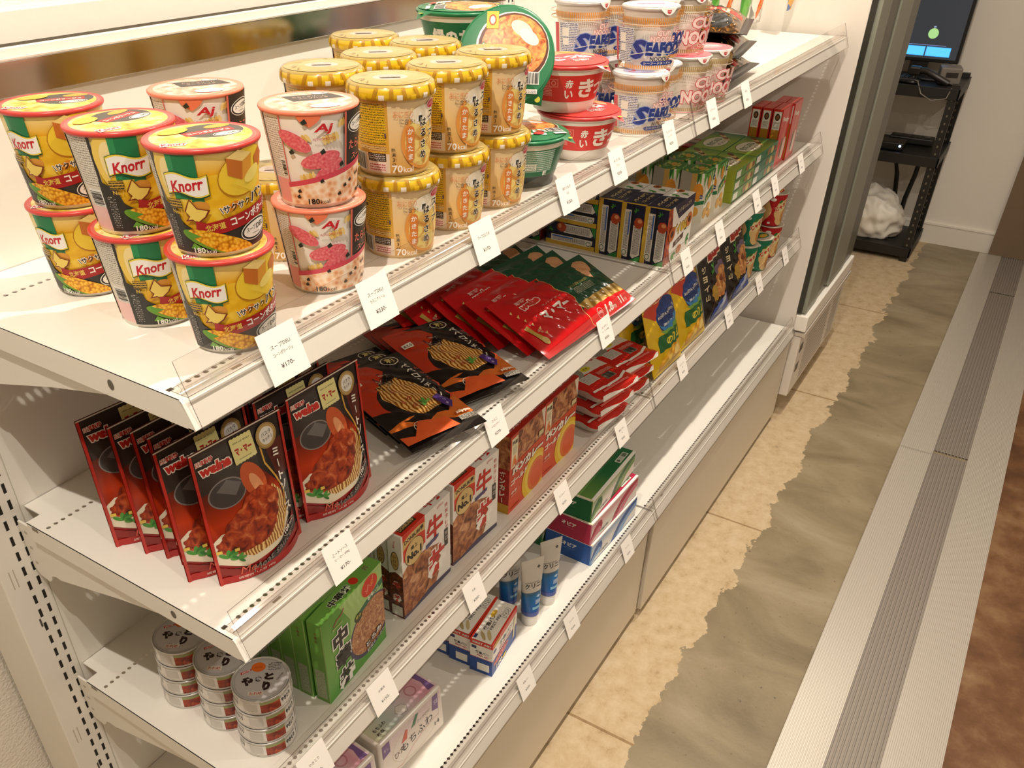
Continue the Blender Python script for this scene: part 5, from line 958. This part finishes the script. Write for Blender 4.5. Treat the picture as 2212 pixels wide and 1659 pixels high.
# stick snack cups
SP = [(.0295, 0), (.0300, .003), (.0352, .094)]
def snack(main, dark):
    c = Cv(206, 91, -103, 3); c.bg(main); c.ell(20, 40, 34, 40, '#E8C489', 12, wob=.2); c.ell(10, 62, 26, 14, '#E6DCA4', 30); c.ell(26, 30, 18, 20, '#CF9450', wob=.2); c.ell(-60, 46, 34, 40, '#E8C489', -8, wob=.2); c.ell(80, 46, 30, 36, '#E2B87A', wob=.2); c.t('じゃがりこ', 12, 66, 15, '#C8281E', w=58, bold=.06, rot=32, out='#F4EFC8', ow=.07); c.ell(-2, 74, 6, 4, '#3A7A2E', 30); c.ell(-24, 80, 8, 5, '#F2EFE4'); c.rect(-30, 8, -22, 14, '#F2EFE4'); leafy(c, 34, 52, 9, seed=3); c.ell(34, 12, 14, 9, '#DEA862', 20)
    b = MB(); b.lathe([(.026, .003), (.0288, .0003), (.0295, 0), (.0300, .004)], M(dark, .35), 48, cap0=True); b.lathe([(r-.0002, z) for r, z in SP], M(main, .35), 48); wrap_round(b, c, SP, .0328, 4); bo = b.build('cup')
    b = MB(); b.lathe([(.0352, .0935), (.0372, .0938), (.0376, .0955), (.0370, .0968), (.0352, .0972), (.0001, .0972)], M('#D9D2C4', .25, .3), 48); l = disc(35); l.ell(0, 0, 35, 35, '#CFC8B4', n=48); l.ell(0, 0, 28, 20, main, 20); l.ell(6, -4, 18, 9, '#D8B03A', 30); wrap_disc(b, l, .0973); lo = b.build('lid'); return thing_of('snack_cup', bo, lo)
red_snack = snack('#B81420', '#8E1018'); green_snack = snack('#127A5A', '#0E5A44')
# soft pack of pads
bm = bmesh.new(); bmesh.ops.create_cube(bm, size=1)
for v in bm.verts: v.co = Vector((v.co.x*.165*(1 if v.co.z < 0 else .97), v.co.y*.080*(1 if v.co.z < 0 else .86), (v.co.z+.5)*.102))
bmesh.ops.bevel(bm, geom=bm.edges[:], offset=.006, segments=4, affect='EDGES', profile=.5)
b = MB(); b.add_bm(bm, lambda f: M('#E6DED6', .25), sm=False); bm.free()
f = Cv(153, 88, 6, 7); f.rect(6, 7, 159, 95, grad('pad_front', [(0, '#EFE8DE'), (.6, '#E9DED6'), (1, '#DCC6CC')], 'Y', 7, 95, .25)); f.ring(90, 50, 62, 40, .7, '#B8B49A'); f.line([(30, 16), (50, 12), (80, 30), (110, 40), (150, 44)], 1.6, '#D8A8A8'); f.t('もちふわ', 92, 50, 20, '#2A201E', w=84, bold=.01, rot=5); f.t('ソフィ', 96, 74, 7, '#4A5A4A', w=20); f.poly([(78, 72), (92, 94), (100, 92), (88, 74)], '#2E7A4E'); f.poly([(52, 60), (64, 82), (70, 80), (66, 60)], '#D8604A'); f.t('ひた', 46, 46, 14, '#6A4A42', w=26, rot=6); f.rect(110, 70, 130, 76, fine('#5A4A4A', '#E6DAD2', 2.6)); f.t('14', 144, 28, 9, '#3A302E', w=12); f.poly([(134, 64), (150, 58), (152, 95), (138, 95)], '#7A5A94'); f.t('羽', 144, 78, 10, '#E6DCEA'); f.poly([(6, 66), (24, 70), (24, 95), (6, 95)], '#7A5A94'); f.t('なし', 15, 82, 7, '#E6DCEA', w=12)
f.wrap(b, lambda u, v, w: ((u-82.5e-3)*(1-.03*v/.102), -.040+.0056*v/.102-w-.0001, v))
t_ = Cv(149, 56, 6, 6); t_.rect(6, 6, 155, 62, grad('pad_top', [(0, '#C9C6A8'), (.3, '#B8C4BC'), (.55, '#D2C4C8'), (.85, '#D89AA8'), (1, '#E2C8CC')], 'X', 6, 155, .2)); t_.ring(118, 34, 11, 11, .8, '#A84A5A'); t_.ring(118, 34, 9.4, 9.4, .6, '#A84A5A'); t_.rect(46, 40, 100, 50, fine('#4A4440', '#C6C4BE', 3.4, .55)); t_.poly([(66, 22), (76, 32), (88, 28), (92, 20), (84, 10), (72, 12)], '#8A8482'); t_.poly([(67, 22), (76, 31), (87.4, 27.4), (91, 20), (83.6, 11), (72.6, 13)], '#DDD6D0'); t_.t('もちふわ', 30, 26, 7, '#2A201E', w=28, bold=.02); t_.t('吸収', 24, 16, 6, '#2A201E', w=16, bold=.02); t_.poly([(138, 10), (152, 8), (152, 56), (140, 54), (144, 32)], '#7A5A94')
t_.wrap(b, lambda u, v, w: (u-80.5e-3, v-.034, .1021+w)); pad_pack = b.build('pad_pack')
# plaster strip box
f = Cv(114, 85); f.bg('#1F4A98'); f.rect(0, 40, 114, 85, W_); f.rect(0, 70, 114, 85, '#D8331E'); f.rect(0, 38.6, 114, 40, '#C8281E'); f.t('救急バン', 62, 58, 11, '#2A2A3A', w=60, bold=.03); f.t('FIRST AID', 58, 46, 6, '#C8404A', w=56, bold=.02); f.ell(40, 28, 34, 9, '#E08A8A', 4); f.ell(40, 28, 32, 7.4, '#D8605E', 4)
for k in range(5): f.ell(16+k*12, 27+k*.8, 3, 3, '#A8242E')
f.poly([(94, 14), (102, 14), (106, 66), (98, 66)], '#DCCFA4'); f.t('100', 32, 10, 11, '#F4F0E0', w=28, bold=.04); f.ell(56, 8, 10, 4, '#D9CE3A'); f.ell(20, 77, 16, 5, '#E0B81E'); f.rect(4, 58, 16, 64, '#2E4A9A'); f.t('半透明', 22, 77, 4, '#8A3A0A', w=18)
s = Cv(46, 85); s.bg('#1F4A98'); s.rect(0, 40, 46, 72, W_); s.rect(0, 72, 46, 85, '#D8331E'); s.rect(0, 38.8, 46, 40, '#C8281E'); s.t('FIRST AID', 24, 78, 5.4, '#F4E6DC', w=38, bold=.04, out='#5A1A12', ow=.03); s.t('救急バン', 25, 54, 7, '#2A2A3A', w=28, bold=.03); s.t('FIRST AID', 26, 46, 4.4, '#C8404A', w=24, bold=.02); s.rect(3, 62, 13, 69, '#2E3A6A'); s.rect(15, 8, 40, 27, '#F0EEE6'); s.rect(18, 11, 37, 24, fine('#8A8680', '#F0EEE6', 2, .35)); s.rect(12, 30, 42, 31, '#5A7AC0')
t_ = Cv(114, 46); t_.bg(W_); t_.rect(0, 0, 114, 3.5, '#D8331E'); t_.rect(0, 42.5, 114, 46, '#D8331E'); t_.t('救急バン', 52, 30, 9, '#2A2622', w=46, bold=.03); t_.t('FIRST AID', 56, 20, 6, '#3A3632', w=44, bold=.02); t_.t('100', 88, 12, 11, '#F2EEE6', w=26, bold=.04, out='#2A2622', ow=.04); t_.ell(76, 32, 11, 4.6, '#D9B23A', 0); t_.ell(20, 16, 13, 3.6, '#C9B884', 30); t_.ell(14, 26, 12, 3.4, '#B8A672', 40); t_.rect(4, 36, 14, 42, '#2E3A6A')
aid_box = carton('plaster_box', .114, .046, .085, {'y': f, 'x': s, 'Z': t_}, dict(x='#1F4A98', X='#1F4A98', y='#1F4A98', Y='#1F4A98', z=W_, Z=W_))
# toothpaste tube standing on its cap
b = MB(); b.lathe([(.0145, 0), (.0168, .001), (.0172, .024), (.0168, .026), (.012, .027)], M('#F3F0EA', .3), 40, cap0=True); co_ = b.build('cap')
b = MB(); N_ = 40
def tube_p(a, z):
    t = max(0, (z-.03)/.135); rx = .0180+.0075*t; ry = .0180*(1-t)**.8+.0006; return rx*math.cos(a), ry*math.sin(a)
rows = [[(*tube_p(2*PI*j/N_, z), z) for j in range(N_)] for z in (.0262, .028, .034, .05, .07, .09, .11, .13, .145, .156, .165)]; b.grid(rows, M('#D6D1C8', .3), True); b.face(rows[0][::-1], '#F3F0EA'); b.face(rows[-1], '#D6D1C8')
c = Cv(112, 137, -56, 28); c.bg('#D2CDC4'); c.rect(-56, 28, 56, 88, grad('tube_blue', [(0, '#2E3A8E'), (.12, '#2A4AA0'), (.2, '#1E62B0'), (.75, '#2A76B8'), (.9, '#3A6A8E'), (1, '#6A7278')], 'Y', 28, 90)); c.rect(-56, 28, 56, 38, '#3A4AA0'); c.rect(-24, 29, 24, 37, fine('#8A9ACF', '#3A4AA0', 2.2)); c.t('クリニカ', 4, 104, 12, '#3A3A3C', w=42, bold=.03); c.t('ADVANTAGE', -4, 112, 3, '#5A5A5C', w=26); c.t('+1', 12, 76, 9, '#BCD4EA', w=16, bold=.04); c.rect(2, 58, 20, 68, fine('#D8E6F0', '#1E62B0', 3, .6)); c.rect(-4, 46, 18, 52, '#8EC4DE'); c.poly([(6, 146), (9, 150), (12, 146), (9, 142)], '#5A5A5C')
c.wrap(b, lambda u, v, w: ((lambda p: (p[0]*(1+w*40), p[1]*(1+w*40)-w, v))(tube_p(-PI/2+u/.0183, v))), gx=3.2, gy=12, sm=True, step=6e-5)
to_ = b.build('tube'); paste = thing_of('toothpaste', co_, to_)
# tissue boxes
def tissue(col, light, nm):
    f = Cv(223, 57); f.bg(grad('tis'+nm, [(0, '#E4E0D8'), (.45, '#EDE9E2'), (1, light)], 'Y', 0, 57)); f.rect(0, 53, 223, 57, '#FBF9F2'); f.poly([(0, 20), (14, 38), (30, 46), (46, 44), (52, 30), (48, 16), (40, 26), (30, 30), (14, 14), (0, 4)], col); f.poly([(0, 10), (20, 26), (36, 32), (48, 22), (40, 14), (24, 12), (0, 0)], light); f.poly([(96, 0), (112, 20), (140, 40), (180, 52), (223, 53), (223, 44), (180, 36), (140, 22), (120, 0)], col); f.poly([(120, 0), (142, 20), (180, 34), (223, 42), (223, 30), (180, 20), (150, 0)], light); f.t('nepia', 62, 12, 9, '#6A746E', w=40, bold=.03); f.rect(0, 0, 223, 2, col)
    s = Cv(115, 57); s.bg(col); s.t('ネピア', 60, 36, 11, '#F0ECE4', w=36, bold=.04); s.rect(44, 24, 74, 27, fine('#D8D4CC', col, 2, .4)); s.rect(0, 55, 115, 57, '#EDE9E0'); s.rect(112.6, 0, 115, 57, light)
    t = Cv(223, 115); t.bg(grad('tit'+nm, [(0, light), (.5, col), (1, col)], 'X', 0, 223)); t.rect(0, 0, 223, 6, '#FBF9F2'); t.rect(0, 0, 5, 115, '#F0E8C8') ; t.ell(112, 70, 60, 18, light); t.ell(112, 70, 56, 15, col); t.rect(160, 10, 206, 24, '#D8DCCF'); t.rect(164, 12, 186, 22, fine('#3A4A3A', '#D8DCCF', 2.4)); t.rect(188, 12, 203, 22, '#6A7A62'); t.ell(167, 17, 4, 4, '#4A5A4A')
    return carton('tissue_box', .223, .115, .057, {'y': f, 'x': s, 'Z': t}, dict(x=col, X=col, y='#EDE9E2', Y='#EDE9E2', z=W_, Z=col))
tis_blue = tissue('#1450A0', '#7EA8D8', 'b'); tis_red = tissue('#B01E46', '#D8788E', 'r'); tis_green = tissue('#0F6A3A', '#6E9A4A', 'g')

# ------------------------------------------------------------ everything in its place
def corner(L, yaw, w, d): c, s = math.cos(R(yaw)), math.sin(R(yaw)); return (L[0]+w/2*c-d/2*s, L[1]+w/2*s+d/2*c)
ST = ('front', 'middle', 'rear')
for k, (x, y, ph) in enumerate(((.1143, -.3416, -37), (.112, -.238, -8), (.125, -.120, -52))):
    for lv in (0, 1):
        put(corn_cup, (x, y, Z1+.0934*lv), ph, '%s yellow corn soup cup in the %s stack at the shelf\'s left end' % (('lower', 'upper')[lv], ST[k]), 'soup cup', 'yellow corn soup cups')
for k, (x, y, ph) in enumerate(((.267, -.326, -36), (.255, -.181, -36))):
    for lv in (0, 1):
        put(roe_cup, (x-.003*lv, y-.002*lv, Z1+.0934*lv), ph+3*lv, '%s salmon-rimmed pink and black pasta soup cup, %s' % (('lower', 'upper')[lv], ('front stack beside the yellow glass noodle cups', 'rear stack against the back panel')[k]), 'soup cup', 'pink and black pasta soup cups')
HS = [((.396, -.332), 2, 'nearest the shelf edge on the left'), ((.506, -.330), 2, 'in the front row, middle column'), ((.610, -.330), 2, 'in the front row beside the green bowls'), ((.412, -.221), 2, 'in the second row on the left'), ((.517, -.221), 2, 'in the second row, middle column'), ((.624, -.216), 2, 'in the second row by the tall green bowls'), ((.625, -.112), 2, 'in the rearmost row'), ((.345, -.222), 1, '')]
for k, ((x, y), n, wh) in enumerate(HS):
    if k == 7: x = .312
    for lv in range(n):
        put(noodle_cup, (x-.003*lv, y+.002*lv, Z1+.0945*lv), -52+4*((k*3+lv) % 3), ('%s yellow-lidded glass noodle cup %s' % (('bottom', 'top')[lv], wh)) if n == 2 else 'single yellow-lidded glass noodle cup peeking out behind the pink cups', 'soup cup', 'yellow-lidded glass noodle cups')
for lv in (0, 1, 2): put(green_bowl, (.772, -.172, Z1+.071*lv), -150, '%s green noodle bowl of the tall stack behind the yellow lids' % ('bottom', 'middle', 'top')[lv], 'noodle bowl', 'green noodle bowls')
put(green_bowl, (.715, -.315, Z1), -30, 'green noodle bowl at the shelf edge showing its small print', 'noodle bowl', 'green noodle bowls')
put(green_bowl, (.7566, -.2627, Z1+.1367), (R(66), 0, R(-62)), 'green noodle bowl tilted on edge with its lid facing out', 'noodle bowl', 'green noodle bowls')
put(red_bowl, (.886, -.318, Z1), -30, 'lower red noodle bowl beside the seafood noodle cups', 'noodle bowl', 'red noodle bowls'); put(red_bowl, (.872, -.296, Z1+.0705), -32, 'upper red noodle bowl beside the tilted green bowl', 'noodle bowl', 'red noodle bowls')
NU = .0970
for o in (sea_cup, plain_cup): o.scale = (1, 1, 1.097)
SC = [(1.075, -.337, 0, -28, ''), (1.172, -.322, 0, -62, ''), (1.045, -.218, 0, -30, ''), (1.145, -.218, 0, -36, ''), (1.100, -.332, 1, -52, ''), (1.102, -.205, 1, -28, ''), (1.202, -.205, 1, -20, ''), (1.20, -.300, 1, -52, '')]
SL = ['bottom seafood noodle cup at the shelf edge next to the red bowls', 'bottom seafood noodle cup at the shelf edge next to the plain cups', 'rear bottom seafood noodle cup just behind the red bowls', 'rear bottom seafood noodle cup half hidden between front cups', 'top seafood noodle cup nearest the shelf edge, blue lettering fully shown', 'top seafood noodle cup at the back left, above the red bowls', 'top seafood noodle cup at the back, second from the left', 'top seafood noodle cup tucked behind the nearest one, beside the plain cup']
for (x, y, lv, ph, _), lb in zip(SC, SL): put(sea_cup, (x, y, Z1+NU*lv), ph, lb, 'noodle cup', 'white seafood noodle cups')
for (x, y, lv, ph), lb in zip(((1.282, -.338, 0, -48), (1.382, -.343, 0, -48), (1.283, -.318, 1, -50)), ('bottom plain noodle cup with red lettering beside the seafood cups', 'bottom plain noodle cup with red lettering beside the dark noodle bags', 'top plain noodle cup with red lettering')): put(plain_cup, (x, y, Z1+NU*lv), ph, lb, 'noodle cup', 'plain noodle cups with red lettering')
for k, nm in enumerate(('bottom', 'middle', 'top')): put(noodle_bag, (1.60+.03*k, -.362+.012*k, Z1+.001+.040*k), (R(2), 0, R(4+5*k)), '%s dark gold-flecked noodle bag of the pile right of the noodle cups' % nm, 'noodle bag', 'dark noodle bags')
for k, (p, x, y, z, lb) in enumerate(((carrot_pouch, 1.875, -.2, 1.300, 'hanging pouch with an orange picture and silver foot, left of its pair'), (carrot_pouch, 2.135, -.2, 1.280, 'hanging pouch with an orange picture and silver foot, right of its pair'), (green_pouch, 1.985, -.14, 1.275, 'green hanging pouch between the two orange ones'), (green_pouch, 2.225, -.14, 1.262, 'green hanging pouch nearest the fridge'), (blue_pouch, 2.325, -.235, 1.295, 'hanging pouch with blue stripes beside the fridge wall'))):
    put(p, (x, y, z), (R(90), 0, R(-8 if k < 2 else 4)), lb, 'pouch', 'pouches hanging above the top shelf')
    h_ = (.17, .17, .19, .19, .15)[k]; b = MB(); b.tube([(0, 0, 0), (0, y-.012, .006), (0, y-.018, .014)], .0022, M('#C9C4BC', .25, .9), 8); o = b.build('peg_hook'); o.location = (x, 0, z+h_-.008); tag(o, 'steel peg hook holding the %s' % ('left orange pouch', 'right orange pouch', 'middle green pouch', 'green pouch near the fridge', 'blue-striped pouch')[k], 'hook')
b = MB(); b.tube([(0, 0, 0), (0, -.03, 0), (0, -.045, .008)], .005, M('#2A2624', .4), 10); o = b.build('peg_hook'); o.location = (1.206, -.0005, 1.432); tag(o, 'short black hook on the middle upright above the green bowls', 'hook')
MP = [((.112, -.337), -5, 'frontmost', 0), ((.097, -.300), -3, 'second', 0), ((.113, -.272), -3, 'third', 0), ((.111, -.247), -2, 'fourth', 0), ((.103, -.221), -4, 'fifth', 0), ((.092, -.184), -6, 'rearmost', 0), ((.251, -.338), -2, 'frontmost', 1), ((.226, -.312), -3, 'second', 1), ((.236, -.287), -2, 'third', 1), ((.228, -.258), -3, 'rearmost', 1)]
for (x, y), rz, nm, cl in MP: put(meat_pouch, (x, y+.012, Z2), (R(-3), 0, R(rz)), '%s red and black meat sauce pouch of the %s row' % (nm, ('left', 'right')[cl]), 'pouch', 'standing meat sauce pouches')
for cl, (x0, y0, rz) in enumerate(((.424, -.384, -18), (.565, -.372, -19.5))):
    ax = (-math.sin(R(rz)), math.cos(R(rz)))
    for k in range(3): put(black_pack, (x0+ax[0]*.036*k+.004*k, y0+ax[1]*.036*k+.002, Z2+.016-.006*k), (R(6-1.5*k), 0, R(rz)), '%s black and orange pasta sauce pack of the %s fan' % (('front', 'middle', 'rear')[k], ('left', 'right')[cl]), 'sauce pack', 'flat black pasta sauce packs')
for k in range(6): put(pasta_bag, (.866-.008*k-(.03 if k > 3 else 0), -.386+.043*k, Z2+.002), (R(24+1.5*k), 0, R(-3+(2 if k % 2 else -1))), '%s red and green spaghetti bag of the fanned row' % ('front', 'second', 'third', 'fourth', 'fifth', 'rearmost')[k], 'spaghetti bag', 'red spaghetti bags')
for k, y in enumerate((-.347, -.296, -.245)): put(pie_box, (1.287, y, Z2), 0, '%s upright navy and yellow pie biscuit box at the shelf edge' % ('front', 'second', 'third')[k], 'biscuit box', 'navy and yellow pie biscuit boxes')
for k in range(4): put(pie_box, (1.288, -.218, Z2+.025+.0503*k), (R(-90), 0, 0), '%s navy and yellow biscuit box lying in the pile behind the upright ones' % ('bottom', 'second', 'third', 'top')[k], 'biscuit box', 'navy and yellow pie biscuit boxes')
put(pie_box, (1.287, -.062, Z2), 0, 'upright navy and yellow biscuit box against the back panel', 'biscuit box', 'navy and yellow pie biscuit boxes')
for r_ in range(4):
    for cl in (0, 1): put(leaf_box, (1.543+.088*cl, -.312+.066*r_, Z2), 0, '%s-row six-sided biscuit box with green leaves, %s column' % (('front', 'second', 'third', 'rear')[r_], ('left', 'right')[cl]), 'biscuit box', 'six-sided leafy biscuit boxes')
for r_ in (0, 1):
    for k in range(3):
        put(lime_box, (1.768, -.313+.088*r_, Z2+.0264*k), 0, '%s yellow-green flat biscuit box in the %s pile' % (('bottom', 'middle', 'top')[k], ('front', 'rear')[r_]), 'biscuit box', 'yellow-green flat biscuit boxes')
        put(fern_box, (1.942, -.313+.088*r_, Z2+.0264*k), 0, '%s dark green flat biscuit box in the %s pile' % (('bottom', 'middle', 'top')[k], ('front', 'rear')[r_]), 'biscuit box', 'dark green flat biscuit boxes')
for k in range(3): put(stick_box, (2.103, -.336+.029*k, Z2), 0, '%s upright red stick biscuit box of the row with brown spines' % ('front', 'second', 'third')[k], 'biscuit box', 'red stick biscuit boxes')
for k in range(2): put(stick_box, (2.196, -.340+.029*k, Z2), 2, '%s upright red stick biscuit box nearest the fridge' % ('front', 'rear')[k], 'biscuit box', 'red stick biscuit boxes')
for k in range(3): put(stick_box, (1.99-.092*(k % 2), -.178, Z2+.013+.0265*(k//2)), (R(-90), 0, 0), 'red stick biscuit box lying flat behind the green boxes, %s' % ('right', 'left', 'upper')[k], 'biscuit box', 'red stick biscuit boxes')
for k, (x, y) in enumerate(((.078, -.317), (.080, -.245), (.076, -.170))):
    for lv in range(4): put(tin, (x+.0015*lv, y, Z3+.0263*lv), (-52, -58, -60)[k]+4*lv*(1 if lv < 3 else 0), '%s flat silver chicken tin of the %s stack' % (('bottom', 'second', 'third', 'top')[lv], ST[k]), 'tin', 'silver chicken tins')
for k, (L_, yw) in enumerate((((.161, -.355), 5.3), ((.157, -.3275), 3.5), ((.156, -.303), 3), ((.155, -.279), 2), ((.154, -.255), 2), ((.153, -.231), 2))):
    p = corner(L_, yw, .144, .0235); put(green_box, (p[0], p[1], Z3), yw, '%s green rice-bowl topping box of the row beside the tins' % ('front', 'second', 'third', 'fourth', 'fifth', 'rearmost')[k], 'food box', 'green rice-bowl topping boxes')
for k, (L_, yw) in enumerate((((.349, -.344), 1.5), ((.350, -.317), 1), ((.351, -.291), 1), ((.493, -.338), -2), ((.494, -.311), -2))):
    p = corner(L_, yw, .132, .025); put(beef_box, (p[0], p[1], Z3), yw, ('front white and red beef bowl box beside the green boxes', 'second white and red beef bowl box beside the green boxes', 'rear white and red beef bowl box beside the green boxes', 'front white and red beef bowl box beside the orange curry', 'rear white and red beef bowl box beside the orange curry')[k], 'food box', 'white and red beef bowl boxes')
for k, (L_, yw) in enumerate((((.662, -.344), 1), ((.7925, -.340), -1))):
    p = corner(L_, yw, .128, .028); put(curry_box, (p[0], p[1], Z3), yw, ('orange curry box with yellow rings, next to the beef bowl boxes', 'orange curry box with yellow rings, next to the rice packs')[k], 'food box', 'orange curry boxes')
for cl, (x, y) in enumerate(((1.046, -.300), (1.172, -.292))):
    for k in range(3): put(rice, (x+.004*k, y-.004*k, Z3+.0345*k), (R(1), 0, R(-7-2*k)), '%s red and white packed rice tray of the %s' % (('bottom', 'middle', 'top')[k], ('pile beside the curry boxes', 'pile beside the yellow crisps')[cl]), 'rice pack', 'red and white packed rice')
for k, (p, x, y, rz, lb) in enumerate(((nori_bag, 1.342, -.362, -2, 'yellow seaweed crisp bag beside the packed rice'), (nori_bag, 1.503, -.362, -2, 'yellow seaweed crisp bag beside the dark crisps'), (nori_bag, 1.33, -.300, -2, 'yellow crisp bag leaning behind the others'), (pizza_bag, 1.678, -.362, -1, 'dark crisp bag beside the yellow crisps'), (pizza_bag, 1.850, -.362, -1, 'dark crisp bag beside the green snack cups'))): put(p, (x, y, Z3+.001), (R(72), 0, R(rz)), lb, 'crisp bag', ('yellow crisp bags', 'dark crisp bags')[k > 2])
for p, x, y, lv, lb in ((green_snack, 1.99, -.335, 0, 'lower green snack cup beside the dark crisps'), (green_snack, 1.99, -.332, 1, 'upper green snack cup of the pair by the dark crisps'), (green_snack, 2.072, -.352, 0, 'single green snack cup at the shelf edge'), (red_snack, 2.125, -.282, 0, 'lower red snack cup of the rear pair'), (red_snack, 2.125, -.282, 1, 'upper red snack cup of the rear pair'), (red_snack, 2.195, -.345, 0, 'lower red snack cup of the front pair'), (red_snack, 2.19, -.342, 1, 'upper red snack cup of the front pair')): put(p, (x, y, Z3+.0974*lv), -38, lb, 'snack cup', 'red and green snack cups')
put(pad_pack, (.332, -.327, Z4), -4, 'pastel pack of pads standing under the price cards', 'pad pack', 'pastel pad packs'); put(pad_pack, (.160, -.318, Z4), -4, 'pastel pack of pads at the left, cut off by the picture edge', 'pad pack', 'pastel pad packs')
for k, (L_, yw) in enumerate((((.549, -.386), 7), ((.549, -.337), 5), ((.549, -.288), 4))):
    p = corner(L_, yw, .114, .046); put(aid_box, (p[0], p[1], Z4), yw, '%s blue, white and red sticking plaster box' % ('front', 'middle', 'rear')[k], 'plaster box', 'sticking plaster boxes')
for k, (x, y, rz) in enumerate(((.717, -.372, -32), (.788, -.374, -32), (.722, -.318, -32))): put(paste, (x, y, Z4), rz, ('toothpaste tube standing on its cap beside the plaster boxes', 'toothpaste tube standing on its cap beside the tissue boxes', 'toothpaste tube standing behind the other two')[k], 'toothpaste', 'toothpaste tubes')
for k, (p, L_, yw, z, lb) in enumerate(((tis_blue, (.933, -.403), -2, 0, 'blue tissue box at the bottom of the stack'), (tis_red, (.932, -.398), -2.3, .0572, 'crimson tissue box in the middle of the stack'), (tis_green, (.937, -.392), .5, .1144, 'green tissue box on top of the stack'), (tis_green, (.935, -.282), -1, 0, 'green tissue box behind the stack'))):
    q = corner(L_, yw, .223, .115); put(p, (q[0], q[1], Z4+z), yw, lb, 'tissue box', 'tissue boxes')
bpy.data.objects.remove(FO)
